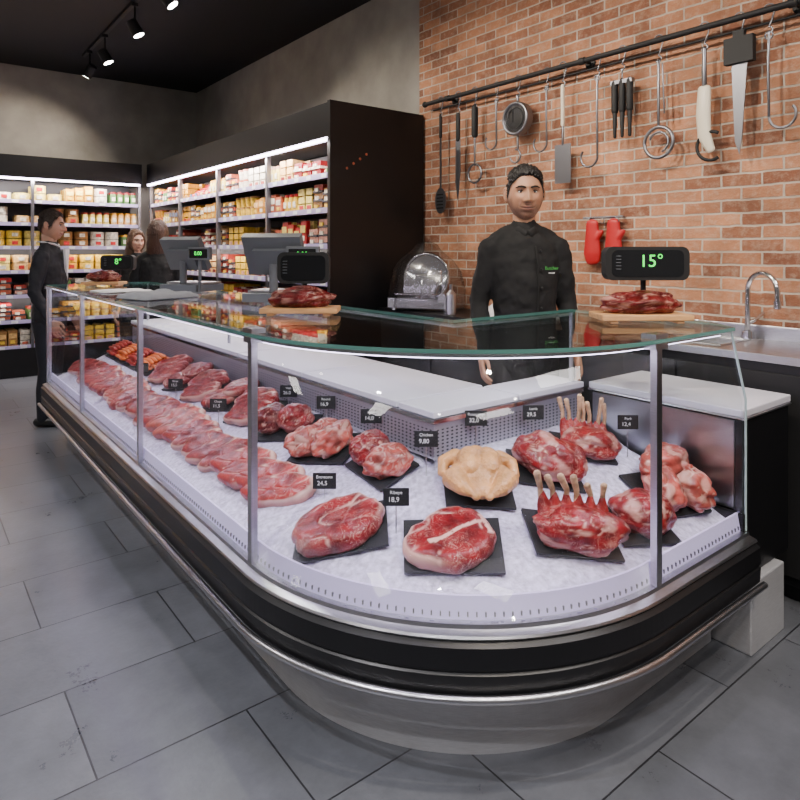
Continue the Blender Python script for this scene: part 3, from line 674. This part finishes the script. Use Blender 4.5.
# ---------------------------------------------------------------- things on the counter top
ZC=1.228
def board_meat(x,y,rz,w=.34,d=.17,name='cured_meat_on_wooden_board',sd=1):
    e=empty(name,(x,y,ZC),rz)
    b=MB(); b.box((0,0,.022),(w,d,.022)); b.box((-w*.36,0,.0055),(.03,d*.9,.011)); b.box((w*.36,0,.0055),(.03,d*.9,.011)); b.build('wooden_board',M_WOOD,e,bevel=.004)
    put(lump_mesh('cured',sd*1.9+30.,w*.43,d*.42,.048,M_BEEFD,.5,.18,2.2),'cured_meat',e,(0,0,.034))
board_meat(2.215,1.355,R(-38),sd=1); board_meat(1.33,2.38,R(-38),.32,.16,sd=2); board_meat(1.22,5.2,R(-38),.28,.16,sd=3)
def display(x,y,rz,w,h,zc,txt,name='digital_price_display'):
    e=empty(name,(x,y,ZC),rz); c=zc-ZC
    b=MB(); b.box((0,.02,.008),(.12,.08,.016)); b.cyl((0,.02,.01),(0,.02,c),.011); b.build('stand',M_BLACKM,e,bevel=.003)
    b=MB(); r=.03; pts=[]
    for (qx,qz,a0) in ((w/2-r,h/2-r,0),(-w/2+r,h/2-r,90),(-w/2+r,-h/2+r,180),(w/2-r,-h/2+r,270)):
        for k in range(6): t=R(a0+k*18); pts.append((qx+r*math.cos(t),qz+r*math.sin(t)))
    T=Matrix.Translation((0,.0,c))@FRONT
    b.prism(pts,-.03,.03,0,T); b.prism([(p[0]*.86,p[1]*.80) for p in pts],.03,.0315,1,T); b.build('housing',[M_BLACKM,M_SCREEN],e,bevel=.003)
    text(txt,h*.52,Matrix.Translation((w*.04,-.0325,c+.008))@FRONT,M_GREEN,e,'digits')
    b=MB(); 
    for k in range(5): b.box((-w*.35,-.032,c+.03-k*.013),(.02,.001,.002)) 
    b.build('legend',M_GREY,e)
display(2.375,1.43,R(-38),.335,.135,1.446,'15°'); display(1.43,2.53,R(-38),.23,.14,1.42,' '); display(1.36,5.35,R(-38),.26,.12,1.40,'8°')
def pos_scale(x,y,rz,name='touchscreen_weighing_scale'):
    e=empty(name,(x,y,ZC),rz)
    b=MB(); b.box((0,0,.03),(.30,.26,.045)); b.box((0,-.02,.060),(.28,.20,.012),1); b.cyl((0,.08,.05),(0,.08,.20),.022); 
    T=Matrix.Translation((0,.06,.25))@Matrix.Rotation(R(-28),4,'X')
    b.box((0,0,0),(.31,.045,.22),0,0,T); b.box((0,-.023,0),(.28,.002,.19),2,0,T); b.box((0,.03,-.02),(.20,.03,.13),0,0,T)
    b.build('scale_body',[M_GREY,M_STEEL,M_SCREEN],e,bevel=.005)
    b=MB(); b.box((-.17,.12,.25),(.17,.03,.08),0); b.cyl((-.17,.12,.0),(-.17,.12,.22),.01); b.box((-.17,.12,.005),(.09,.07,.01)); b.build('customer_display',M_GREY,e,bevel=.004)
    b=MB(); b.box((-.17,.136,.25),(.14,.002,.055)); b.build('customer_screen',M_SCREEN,e)
    text('0.00',.035,Matrix.Translation((-.17,.138,.25))@Matrix.Rotation(R(180),4,'Z')@FRONT,M_GREEN,e,'digits')
pos_scale(1.50,4.12,R(118)); pos_scale(1.56,3.02,R(132))
def cloth(name,x,y,z,w,d,h,m,rz,sd):
    b=MB(); nx,ny=26,20; v=[]
    for k in (1,0):
        for i in range(nx+1):
            for j in range(ny+1):
                u=-1+2*i/nx; q=-1+2*j/ny; px=u*w/2*(1+.08*noise.noise(Vector((q*2,sd,0)))); py=q*d/2*(1+.1*noise.noise(Vector((u*2,sd,4))))
                zz=(h*(1-.6*max(abs(u),abs(q))**4)+h*.6*noise.noise(Vector((u*2.5,q*2.5,sd)))) if k else 0
                if k and max(abs(u),abs(q))>.999: zz=.004
                v.append((px,py,max(zz,.003) if k else 0))
    n=(nx+1)*(ny+1); f=[]
    for i in range(nx):
        for j in range(ny):
            a=i*(ny+1)+j; f.append((a,a+ny+1,a+ny+2,a+1)); f.append((n+a,n+a+1,n+a+ny+2,n+a+ny+1))
    b.add(v,f,0,True); b.build(name,m,None,(x,y,z),(0,0,rz))
cloth('folded_cloth',1.16,3.72,ZC,.36,.30,.035,M_CLOTH,.3,1); cloth('paper_sheets',1.15,4.45,ZC,.32,.26,.012,M_SHIRT,.1,2)
cloth('white_towel',3.10,2.95,1.051,.26,.22,.07,M_SHIRT,.2,3)
b=MB(); b.box((0,0,.012),(.36,.26,.022)); b.box((0,.0,.03),(.30,.20,.014),1); b.build('steel_tray_with_paper',[M_STEEL,M_SHIRT],None,(3.12,2.60,1.051),(0,0,.1),bevel=.004)
sl=empty('meat_slicer',(3.14,3.70,1.051),R(-60),scale=1.12)
b=MB(); b.box((0,0,.05),(.44,.30,.07)); b.cyl((0,.02,.22),(0,.045,.22),.15,n=36); b.box((0,.09,.17),(.16,.10,.20)); b.box((-.03,-.08,.11),(.26,.16,.014)); b.cyl((-.03,-.08,.08),(-.03,-.08,.11),.02)
b.box((-.03,-.03,.17),(.24,.012,.12)); b.tube([(.10,-.1,.12),(.14,-.12,.2),(.14,-.12,.26)],.012,8); b.cyl((.17,-.14,.09),(.17,-.165,.09),.03); b.ring((0,.015,.22),.155,.012,'Y')
for sx in (-.18,.18):
    for sy in (-.12,.12): b.cyl((sx,sy,0),(sx,sy,.02),.018)
b.build('slicer_body',M_CHROME,sl,bevel=.004)
b=MB(); b.tube([(0,0,.02),(0,0,.08),(0,0,.14),(0,0,.2),(0,0,.26),(0,0,.33),(0,0,.40)],[(.27,.20),(.265,.195),(.26,.19),(.25,.185),(.235,.165),(.20,.13),(.10,.06)],40) 
for i,p in enumerate(b.v): 
    k=.03*noise.noise(Vector((p[0]*14,p[1]*14,p[2]*10))); b.v[i]=(p[0]*(1+k*4),p[1]*(1+k*4),max(.004,p[2]))
b.build('plastic_cover',M_FILM,sl)
b=MB(); b.cyl((0,0,0),(0,0,.14),.035); b.cyl((0,0,.14),(0,0,.17),.035,.012); b.cyl((0,0,.17),(0,0,.21),.012); b.build('spray_bottle',M_STEEL,None,(3.03,3.30,1.051))

# ---------------------------------------------------------------- hanging rail and tools
rl=empty('wall_tool_rail'); XR=3.36; ZR=2.68
b=MB(); b.cyl((XR,.3,ZR),(XR,3.96,ZR),.017); b.ell((XR,3.97,ZR),(.025,.025,.025)); b.cyl((XR+.03,.3,ZR-.055),(XR+.03,3.90,ZR-.055),.007)
for y in (3.7,2.45,1.25,.45): b.cyl((XR,y,ZR),(XW-.001,y,ZR),.010); b.cyl((XW-.012,y,ZR),(XW-.001,y,ZR),.035); b.cyl((XR,y-.02,ZR),(XR,y+.02,ZR),.023)
b.build('rail_pipe',M_BLACKM,rl)
def tool(name,y,fn,mats,sc=1.):
    e=empty(name,(XR,y,ZR),scale=sc); b=MB()
    b.ring((0,0,0),.024,.004,'X',-20,200,12,0); b.tube([(0,-.0235,-.008),(0,-.012,-.05),(0,0,-.075)],.004,6,0,False); b.ring((0,.0,-.092),.015,.004,'X',90,330,10,0)
    fn(b); b.build('tool',mats,e,bevel=0)
S=[M_STEELD,M_BLACKM,M_IVORY,M_CHROME]
def t_skimmer(b):
    b.box((0,0,-.35),(.006,.014,.50),0); b.tube([(0,0,-.10),(0,0,-.24)],.011,8,1); b.prism([(.052*math.cos(R(a)),.085*math.sin(R(a))) for a in range(0,360,20)],-.004,.004,0,Matrix.Translation((0,0,-.66))@SIDE)
    for k in range(5): b.box((-.006,0,-.62-k*.022),(.003,.06,.008),1)
def t_knife(b):
    b.tube([(0,0,-.11),(0,0,-.26)],[(.010,.017),(.011,.015)],8,1); 
    b.prism([(-.02,0),(.02,0),(.022,-.25),(0,-.36),(-.02,-.2)],-.002,.002,0,Matrix.Translation((0,0,-.26))@SIDE)
def t_ringhook(b): b.tube([(0,0,-.10),(0,0,-.26)],.020,8,1); b.tube([(0,0,-.24),(0,0,-.44)],.006,8,0); b.ring((0,0,-.49),.055,.007,'X',mat=0)
def t_scale(b):
    b.cyl((-.02,0,-.24),(.02,0,-.24),.10,n=32,mat=0); b.cyl((-.024,0,-.24),(-.02,0,-.24),.085,n=32,mat=3); b.ring((-.024,0,-.24),.092,.010,'X',mat=0); b.ring((-.026,0,-.24),.06,.003,'X',mat=1); b.box((-.027,.02,-.22),(.002,.006,.08),1)
    b.tube([(0,0,-.10),(0,0,-.14)],.008,8,0); b.tube([(0,0,-.34),(0,0,-.42)],.006,8,0); b.ring((0,.02,-.46),.04,.006,'X',90,350,14,0)
def t_hook(L,sg=1):
    def f(b): b.tube([(0,0,-.10),(0,.004,-L*.5),(0,0,-L)],.0065,8,0); b.ring((0,sg*.055,-L),.055,.0065,'X',180 if sg>0 else 0,400 if sg>0 else -220,18,0); b.ring((0,0,-.115),.016,.004,'X',mat=0)
    return f
def t_spat(b): b.tube([(0,0,-.10),(0,0,-.30)],.010,8,2); b.tube([(0,0,-.3),(0,0,-.40)],.006,8,0); b.box((0,0,-.50),(.004,.10,.2),0)
def t_steels(b):
    b.box((0,0,-.17),(.03,.13,.02),0); b.tube([(0,0,-.10),(0,0,-.16)],.004,6,0)
    for k in (-.045,0,.045): b.tube([(0,k,-.17),(0,k,-.32)],.019,8,1); b.tube([(0,k,-.30),(0,k,-.46)],[.014,.009],8,1)
def t_bighook(b): b.tube([(0,0,-.10),(0,0,-.42)],.007,8,0); b.ring((0,0,-.50),.075,.009,'X',mat=0); b.ring((0,0,-.50),.05,.006,'X',20,250,14,0); b.tube([(0,-.02,-.12),(0,-.03,-.36)],.004,6,0)
def t_horn(b): b.tube([(0,0,-.10),(0,.0,-.28)],[.010,.012],8,0); b.tube([(0,0,-.28),(0,.005,-.40),(0,0,-.50),(0,-.03,-.57)],[(.014,.03),(.016,.034),(.014,.032),(.01,.02)],10,2); b.ring((0,-.03,-.55),.065,.008,'X',-120,120,18,1)
def t_saw(b):
    b.box((0,0,-.15),(.035,.13,.12),1); b.box((0,0,-.08),(.03,.05,.04),1)
    b.prism([(-.035,0),(.035,0),(.02,-.36),(0,-.42),(-.012,-.34)],-.003,.003,0,Matrix.Translation((0,0,-.21))@SIDE)
def t_cleaver(b): b.tube([(0,0,-.10),(0,0,-.24)],[(.012,.016),(.013,.018)],8,1); b.prism([(-.05,-.02),(.03,0),(.035,-.22),(-.05,-.22)],-.003,.003,0,Matrix.Translation((0,0,-.24))@SIDE)
for nm,y,fn,sc in (('skimmer_ladle',3.78,t_skimmer,1.2),('boning_knife',3.58,t_knife,1.3),('ring_hook',3.40,t_ringhook,1.25),('meat_hook',3.18,t_hook(.40),1.),('spring_dial_scale',2.98,t_scale,1.15),('meat_hook',2.73,t_hook(.47),1.),('spatula',2.60,t_spat,1.25),('meat_hook',2.34,t_hook(.55),1.1),('sharpening_steels',2.17,t_steels,1.1),('ring_hook',1.94,t_bighook,1.15),('horn_handled_knife',1.68,t_horn,1.15),('bone_saw',1.50,t_saw,1.1),('meat_hook',1.36,t_hook(.48,-1),1.1),('cleaver',1.10,t_cleaver,1.2)):
    tool(nm,y,fn,S,sc)
rm=empty('red_mitts_on_rack',(3.40,2.33,1.70))
b=MB(); b.cyl((0,-.14,0),(0,.14,0),.008); b.cyl((0,-.12,0),(.049,-.12,0),.006); b.cyl((0,.12,0),(.049,.12,0),.006)
for k in (-.1,0.,.1): b.ring((-.008,k,-.02),.016,.003,'X',90,350,10)
b.build('rack',M_STEELD,rm)
b=MB()
for k in (-.075,.075):
    b.tube([(0,k,-.03),(0,k,-.12),(0,k,-.22),(0,k-.005,-.27)],[(.022,.042),(.026,.05),(.030,.062),(.024,.05)],14,up=(1,0,0)); b.tube([(0,k-.03,-.13),(0,k-.065,-.09)],[.022,.016],10)
b.build('mitts',M_RED,rm,remesh=.006,smooth=3)

# ---------------------------------------------------------------- people
def interp(tab,x):
    for (a,va),(b_,vb) in zip(tab,tab[1:]):
        if x<=b_: return va+(vb-va)*sst(0,1,(x-a)/(b_-a))
    return tab[-1][1]
TS=[(0,.076),(20,.074),(36,.064),(50,.052),(62,.030),(72,-.010),(84,-.022),(95,.010),(112,-.01),(140,-.058),(180,-.062)]
TL=[(0,.078),(25,.070),(42,.050),(55,.0),(65,-.13),(180,-.13)]
def head(parent,M,skin=(.48,.25,.16),hairm=None,hairc=(.012,.009,.008),stub=.5,hair='short',female=False):
    nu,nv=160,120
    rnd=random.Random(11)
    def surf(d,feat=True):
        x,y,z=.0805*d.x,.096*d.y,.120*d.z
        if z<0:
            t=-z/.120; sq=(1-d.z*d.z)**.5
            if sq>1e-4: g=(1-abs(d.z)**2.6)**.5/sq if abs(d.z)<1 else 1; g=min(g,1.35); x*=1+(g-1)*.8; y*=1+(g-1)*.6
            x*=1-(.27 if not female else .36)*t**2; y*=(1-.08*t*t) if d.y<0 else (1-.45*t)
            if d.y<0: y-=.006*t*t
        fr=sst(0.15,.6,-d.y)
        c=list(skin)
        if feat:
            ax=abs(x); G=lambda u:math.exp(-min(u*u,50))
            zm=z-7*x*x
            dy=0
            dy-=.005*G((z-.030)/.011)*G(x/.05)
            dy+=.010*G((ax-.031)/.016)*G((z-.006)/.013)
            wn=.0085+.006*sst(.01,-.035,z)
            amp=(.004+.021*sst(.022,-.032,z))*(1-sst(-.034,-.044,z)) if z<.03 else .004*(1-sst(.03,.045,z))
            dy-=amp*G(x/wn); dy-=.006*G((ax-.013)/.006)*G((z+.033)/.007)
            dy-=.0055*G((ax-.042)/.016)*G((z+.024)/.016); dy+=.0025*G((ax-.027-(-.035-z)*.25)/.004)*sst(-.072,-.05,z)*sst(-.028,-.04,z)
            dy-=.0050*G(x/.024)*(G((zm+.060)/.0045)+1.1*G((zm+.0715)/.0055)); dy+=.0035*G(x/.030)*G((zm+.0655)/.0022)
            dy-=.006*G(x/.022)*G((z+.101)/.012); dy+=.004*G(x/.03)*G((z+.085)/.006)
            y+=dy*fr
            lip=G(x/.022)*(G((zm+.0605)/.0035)+G((zm+.071)/.0042))*fr; lip=min(1,lip)
            gro=sst(.036,.028,ax)*G((zm+.0655)/.0017)*fr
            az=math.degrees(math.atan2(abs(d.x),-d.y))
            st=stub*max(sst(-.040,-.070,z),sst(48,62,az)*sst(.0,-.03,z))*(sst(.25,-.2,d.y))+stub*.9*G(x/.028)*G((z+.050)/.005)*fr
            st=min(.85,st)*(1-lip)*(.85+.5*noise.noise(d*30))
            if hair=='short' and not female:
                ln=interp(TS,az); st=max(st,.9*sst(ln-.022,ln+.002,z)*sst(35,55,az))
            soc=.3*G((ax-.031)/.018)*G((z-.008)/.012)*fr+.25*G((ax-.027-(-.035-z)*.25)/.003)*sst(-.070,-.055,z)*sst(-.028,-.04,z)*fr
            nost=G((ax-.008)/.004)*G((z+.041)/.003)*fr
            for k in range(3):
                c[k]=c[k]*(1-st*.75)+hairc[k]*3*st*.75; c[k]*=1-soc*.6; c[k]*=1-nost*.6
                c[k]=c[k]*(1-lip*.8)+(.27,.075,.06)[k]*lip*.8; c[k]*=1-gro*.85
            c[0]*=1+.06*G((ax-.045)/.02)*G((z+.02)/.02)*fr
        return Vector((x,y,z)),c
    v=[];cols=[];dirs=[]
    for i in range(nv+1):
        ph=-math.pi/2+math.pi*i/nv
        for j in range(nu):
            t=2*math.pi*j/nu; d=Vector((math.cos(ph)*math.cos(t),math.cos(ph)*math.sin(t),math.sin(ph))); dirs.append(d)
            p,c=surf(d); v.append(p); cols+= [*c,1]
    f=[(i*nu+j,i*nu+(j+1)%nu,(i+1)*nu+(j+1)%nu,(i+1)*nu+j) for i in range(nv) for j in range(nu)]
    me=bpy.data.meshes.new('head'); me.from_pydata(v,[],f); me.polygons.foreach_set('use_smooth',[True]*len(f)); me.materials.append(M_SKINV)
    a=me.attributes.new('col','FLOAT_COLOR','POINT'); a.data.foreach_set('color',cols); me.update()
    o=bpy.data.objects.new('head',me); COL.objects.link(o); o.parent=parent; o.matrix_local=M
    sk=mat('skin_tone',skin,.5,bump=.05,sss=.08)
    b=MB()
    for s in (-1,1):
        E=Matrix.Translation((s*.082,.008,.0))@Matrix.Rotation(s*R(-22),4,'Z')@Matrix.Rotation(R(-8),4,'X')
        b.ell((0,0,0),(.008,.017,.030),M=E); b.ring((s*.004,0,.002),.017,.0045,'X',-60,200,14,M=E@Matrix.Diagonal((1,.85,1.5,1)))
    b.build('ears',sk,parent,matrix=M)
    b=MB()
    for s in (-1,1): b.ell((s*.0305,-.0718,.007),(.0128,.0115,.0078),0); b.ell((s*.0305,-.0790,.007),(.0058,.005,.0058),1)
    b.build('eyes',[M_EYEW,M_IRIS],parent,matrix=M)
    b=MB()
    for s in (-1,1):
        b.tube([(s*.012,-.0975,.025),(s*.028,-.096,.030),(s*.040,-.089,.030),(s*.053,-.079,.024)],[(.002,.0038),(.0025,.0050),(.002,.0042),(.0015,.002)],6,0,up=(0,-1,0))
        b.tube([(s*.018,-.082,.009),(s*.030,-.0858,.0148),(s*.043,-.078,.010)],.0018,6,0)
    b.build('eyebrows',hairm,parent,matrix=M)
    v=[]
    for d in dirs:
        p,_=surf(d,False)
        az=math.degrees(math.atan2(abs(d.x),-d.y)); line=interp(TL if hair=='long' else TS,az)+.004*noise.noise(d*14)
        k=sst(line-.004,line+.012,p.z)
        if hair=='long': lift=.018+.010*sst(.04,.12,p.z)
        else: lift=.002+.013*sst(.045,.105,p.z)*(1+.5*max(0,-d.y))
        lift+=.003*noise.noise(d*7)+.003*noise.noise(d*22)
        q=p+d*(lift*k-.012*(1-k)) ; v.append(q)
    me=bpy.data.meshes.new('hair'); me.from_pydata(v,[],f); me.polygons.foreach_set('use_smooth',[True]*len(f)); me.materials.append(hairm); me.update()
    o=bpy.data.objects.new('hair',me); COL.objects.link(o); o.parent=parent; o.matrix_local=M
    if hair=='short':
        b=MB()
        for _ in range(900):
            d=Vector((rnd.uniform(-1,1),rnd.uniform(-1,1),rnd.uniform(-.3,1)))
            if d.length<.1: continue
            d.normalize(); p,_c=surf(d,False); az=math.degrees(math.atan2(abs(d.x),-d.y)); ln=interp(TS,az)
            if p.z<ln+.001: continue
            t=sst(.03,.09,p.z); L_=.006+.020*t
            comb=Vector((.35*(1 if d.x>0 else -1)*(1-t)+.25*t,.55,.15 if t>.5 else -.9)); comb=(comb-d*comb.dot(d)*.6)
            q0=p+d*(.001+.010*t); q1=q0+d*(.007*t+.002)+comb*L_*.4; q2=q1+comb*L_*.6-d*.002
            b.tube([q0,q1,q2],[.0028+.002*t,.0024+.0015*t,.0006],5,0,False)
        b.build('hair_tufts',hairm,parent,matrix=M,fix=False)
    if hair=='long':
        b=MB(); b.tube([(0,.03,.06),(0,.035,-.02),(0,.04,-.10),(0,.045,-.17),(0,.045,-.21)],[(.075,.07),(.092,.075),(.098,.07),(.09,.055),(.06,.035)],20)
        for i,p in enumerate(b.v):
            k=.10*noise.noise(Vector((p[0]*20,p[1]*20,p[2]*7))); b.v[i]=(p[0]*(1+k),.03+(p[1]-.03)*(1+k),p[2])
        b.build('hair_length',hairm,parent,matrix=M)
def hand(b,M,s):
    b.tube([(0,0,.02),(0,0,-.01),(0,0,-.05),(0,-.002,-.085)],[(.021,.026),(.019,.028),(.016,.040),(.013,.038)],12,0,M=M,up=(1,0,0))
    for k,(y,l) in enumerate(((-.030,.070),(-.010,.079),(.010,.073),(.029,.058))):
        c=-s
        b.tube([(0,y,-.08),(c*.004,y*1.1,-.09-l*.4),(c*.018,y*1.1,-.09-l*.72),(c*.034,y*1.08,-.09-l*.90)],[.0095,.0088,.008,.0068],8,0,M=M)
    b.tube([(0,-.022,-.025),(-s*.012,-.048,-.05),(-s*.020,-.056,-.078),(-s*.024,-.053,-.10)],[.014,.0115,.010,.008],8,0,M=M)
def person(name,loc,rz,ht,top,bot,skin,hairm,hair='short',female=False,arms='down',headrot=(0,0),stub=.5,headscale=1.,sw=None,hairc=(.012,.009,.008)):
    e=empty(name,loc,rz); k=ht/1.81
    K=Matrix.Scale(k,4)
    if sw is None: sw=.93 if female else 1.
    skm=mat('skin_'+name,skin,.5,bump=.05,var=.05,sss=.08)
    b=MB()
    b.tube([(0,0,.80),(0,0,.90),(0,-.005,1.06),(0,-.01,1.22),(0,-.005,1.35),(0,.0,1.43),(0,.005,1.485),(0,.01,1.525)],
      [(.172*sw,.118),(.178*sw,.125),(.160*sw,.116),(.172*sw,.126),(.180*sw,.120),(.165*sw,.103),(.105*sw,.080),(.066,.066)],24,0,True,K,up=(1,0,0))
    A={}
    for s in (-1,1):
        sh=Vector((s*.180*sw,.0,1.410)); el=Vector((s*.238*sw,.03,1.13)); wr=Vector((s*.245*sw,-.10,.90))
        if arms=='front': el=Vector((s*.25*sw,-.02,1.14)); wr=Vector((s*.13,-.27,1.10))
        A[s]=(sh,el,wr)
        b.tube([(s*.05,.008,1.500),(s*.12*sw,.004,1.462),tuple(sh)],[.043,.050,.058],14,0,True,K)
        m1=sh.lerp(el,.5)
        cuff=el.lerp(wr,.93)
        b.tube([sh,m1,el,el.lerp(wr,.5),cuff],[.064*sw,.060*sw,.053*sw,.047*sw,.040*sw],16,0,True,K)
    o=b.build('jacket',top,e,remesh=.009,smooth=5)
    tx=bpy.data.textures.new('folds','CLOUDS'); tx.noise_scale=.07; dm=o.modifiers.new('folds','DISPLACE'); dm.texture=tx; dm.strength=.024; dm.mid_level=.5
    b=MB(); b.tube([(0,0,.97),(0,0,.88),(0,0,.82)],[(.155,.105),(.168,.116),(.165,.11)],20,0,True,K,up=(1,0,0))
    for s in (-1,1): b.tube([(s*.088,0,.86),(s*.092,-.005,.66),(s*.095,-.01,.48),(s*.098,.01,.30),(s*.10,.01,.07)],[.092,.080,.062,.060,.052],16,0,True,K)
    b.build('trousers',bot,e,remesh=.013,smooth=5)
    b=MB()
    for s in (-1,1): b.tube([(s*.10,.05,.042),(s*.10,-.04,.045),(s*.105,-.13,.033),(s*.107,-.18,.028)],[(.040,.040),(.042,.042),(.046,.032),(.036,.024)],14,0,True,K,up=(1,0,0))
    b.build('shoes',M_SHOE,e)
    for s in (-1,1):
        sh,el,wr=A[s]; d=(wr-el).normalized(); Z=-d; X=Vector((1,0,0)); X=(X-Z*X.dot(Z)).normalized(); Y=Z.cross(X)
        T=Matrix((X,Y,Z)).transposed().to_4x4(); T.translation=wr
        b=MB(); hand(b,K@T,s); b.build('hand',skm,e,remesh=.0032,smooth=2)
    b=MB(); b.tube([(0,.012,1.44),(0,.010,1.52),(0,.002,1.61)],[.064,.058,.058],16,0,True,K); b.build('neck',skm,e)
    hs=headscale*k
    HM=Matrix.Translation((0,-.012*k,(1.672+ (headscale-1)*.10)*k))@Matrix.Rotation(R(headrot[0]),4,'Z')@Matrix.Rotation(R(headrot[1]),4,'X')@Matrix.Scale(hs,4)
    head(e,HM,skin,hairm,hairc,stub,hair,female)
    return e,K
b=MB()
for i in range(8): b.b2(2.05,2.90,2.03+i*.2,2.03+i*.2+.16,.05,.08)
for x in (2.1,2.5,2.85): b.b2(x-.03,x+.03,2.03,3.60,0,.05)
b.build('wooden_duckboard',M_BLACKM,None,bevel=.003)
e,K=person('butcher',(2.53,2.20,.08),R(-36),1.83,M_JACK,M_BLACKM,(.46,.235,.14),M_HAIR,headrot=(-4,0),headscale=1.12,sw=.96,stub=.7)
b=MB()
b.tube([(-.062,.015,1.510),(-.045,-.05,1.503),(-.012,-.082,1.483)],[(.010,.022)]*3,10,0,True,K,up=(0,-1,0)); b.tube([(.062,.015,1.510),(.045,-.05,1.503),(.012,-.082,1.483)],[(.010,.022)]*3,10,0,True,K,up=(0,-1,0))
b.tube([(-.062,.015,1.510),(-.03,.07,1.525),(.03,.07,1.525),(.062,.015,1.510)],[(.010,.022)]*4,10,0,True,K,up=(0,1,0))
b.build('collar',M_JACK,e)
b=MB(); b.tube([(.03,-.110,1.42),(.035,-.134,1.33),(.038,-.140,1.22),(.035,-.129,1.08),(.03,-.132,.92)],[(.004,.006)]*5,6,0,True,K); b.build('placket',M_JACK,e)
b=MB()
for z,y in ((1.40,-.116),(1.31,-.136),(1.22,-.142),(1.12,-.134),(1.02,-.127)): b.ell((.055,y+.002,z),(.007,.005,.007),0,M=K)
b.build('buttons',M_BLACK,e)
text('Butcher',.024,K@Matrix.Translation((.105,-.131,1.315))@Matrix.Rotation(R(18),4,'Z')@FRONT,M_LOGO,e,'chest_logo')
text('master',.013,K@Matrix.Translation((.105,-.133,1.293))@Matrix.Rotation(R(18),4,'Z')@FRONT,M_TXT,e,'chest_logo')
M_HB2=mat('dark_brown_hair',(.03,.017,.012),.5,bump=.6,bscale=140); M_HB3=mat('light_brown_hair',(.10,.05,.025),.5,bump=.6,bscale=140)
e,K=person('customer_man_in_suit',(1.02,6.22,0),R(60),1.84,M_SUIT,M_SUIT,(.52,.29,.20),M_HB2,arms='down',stub=.15,headscale=1.05)
b=MB(); b.tube([(-.060,.02,1.54),(-.04,-.05,1.525),(0,-.075,1.50),(.04,-.05,1.525),(.060,.02,1.54),(.03,.075,1.545),(-.03,.075,1.545),(-.06,.02,1.54)],[(.008,.018)]*8,8,0,True,K,up=(0,0,1)); b.prism([(-.045,1.49),(.045,1.49),(0,1.22)],.122,.142,0,K@FRONT); b.build('shirt_collar',M_SHIRT,e)
person('customer_woman_in_coat',(1.90,6.12,0),R(150),1.78,M_COAT,M_COAT,(.60,.38,.28),M_HAIRB,hair='long',female=True,arms='front',stub=0)
person('customer_shopper',(2.02,7.25,0),R(-10),1.72,M_COAT,M_SUIT,(.58,.34,.25),M_HB3,hair='long',female=True,stub=0,headrot=(20,0))

# ---------------------------------------------------------------- lighting
def spot_fix(x,y,tx,ty,tz,p,ang=80,name='track_spotlight',col=(1.,.88,.74)):
    z=3.56; e=empty(name,(x,y,z)); d=(Vector((tx,ty,tz))-Vector((x,y,z))).normalized(); q=d.to_track_quat('-Z','Y').to_matrix().to_4x4()
    b=MB(); b.cyl((0,0,.02),(0,0,.21),.010); b.cyl((0,0,.20),(0,0,.232),.03); b.cyl((0,0,.07),(0,0,-.07),.05,.055,20,0,M=q); b.build('can',M_BLACKM,e)
    b=MB(); b.cyl((0,0,-.071),(0,0,-.074),.047,n=20,M=q); b.build('lens',M_LAMP,e)
    l=bpy.data.lights.new('spot','SPOT'); l.energy=p; l.spot_size=R(ang); l.spot_blend=.7; l.shadow_soft_size=.05; l.color=col
    o=bpy.data.objects.new('spot',l); COL.objects.link(o); o.parent=e; o.matrix_local=q@Matrix.Translation((0,0,-.08))
for nm,x,y0_,y1_ in (('ceiling_track',1.72,4.6,8.3),('ceiling_track',-.9,-1.5,6.5),('ceiling_track',1.1,-1.5,4.0)):
    b=MB(); b.b2(x-.018,x+.018,y0_,y1_,H-.03,H); b.build(nm,M_BLACKM)
for y,t in ((8.0,(1.0,9.25,2.0)),(7.3,(2.9,6.9,1.2)),(6.2,(2.9,5.8,1.2)),(5.3,(3.2,4.6,1.6)),(4.8,(1.2,4.4,1.0))): spot_fix(1.72,y,*t,150,105)
for y,t in ((6.2,(-.1,9.2,2.0)),(4.6,(.1,4.8,0)),(3.0,(.2,3.0,0)),(1.4,(.3,1.5,0)),(-.4,(.6,.3,0))): spot_fix(-.9,y,*t,300,52,col=(.97,.95,1.))
for y,t in ((3.8,(3.45,3.3,2.1)),(2.9,(3.45,2.4,2.1)),(2.0,(3.45,1.6,2.0)),(1.2,(2.45,2.1,1.6)),(.3,(1.6,1.6,.6)),(-.8,(2.9,.5,.3))): spot_fix(1.1,y,*t,185,66)
w=bpy.data.worlds.new('World'); bpy.context.scene.world=w; w.use_nodes=True
w.node_tree.nodes['Background'].inputs[0].default_value=(.8,.85,1,1); w.node_tree.nodes['Background'].inputs[1].default_value=.1
MD=mat('diffuser',(1,1,1),.5,emit=(1,.95,.9),es=4)
for i,(x,y) in enumerate(((-2.2,1.0),(-2.2,4.5),(0.2,-1.6),(2.4,-.6))):  # unseen ceiling panels, added as fill to brighten the room
    e=empty('added_fill_panel',(x,y,H-.03)); b=MB(); b.box((0,0,.01),(1.2,.6,.04)); b.build('frame',M_BLACKM,e); b=MB(); b.box((0,0,-.012),(1.14,.54,.004)); b.build('diffuser',MD,e)
    area('fill_panel_light',(0,0,-.02),(0,0,0),1.1,.5,58,(1,.95,.92),e)

cam=bpy.data.cameras.new('Camera'); co=bpy.data.objects.new('Camera',cam); COL.objects.link(co)
co.location=(0,0,1.5); co.rotation_euler=(R(90),0,R(-38)); cam.sensor_width=36; cam.clip_start=.05
cam.lens=28.8; cam.shift_y=-.1875
bpy.context.scene.camera=co
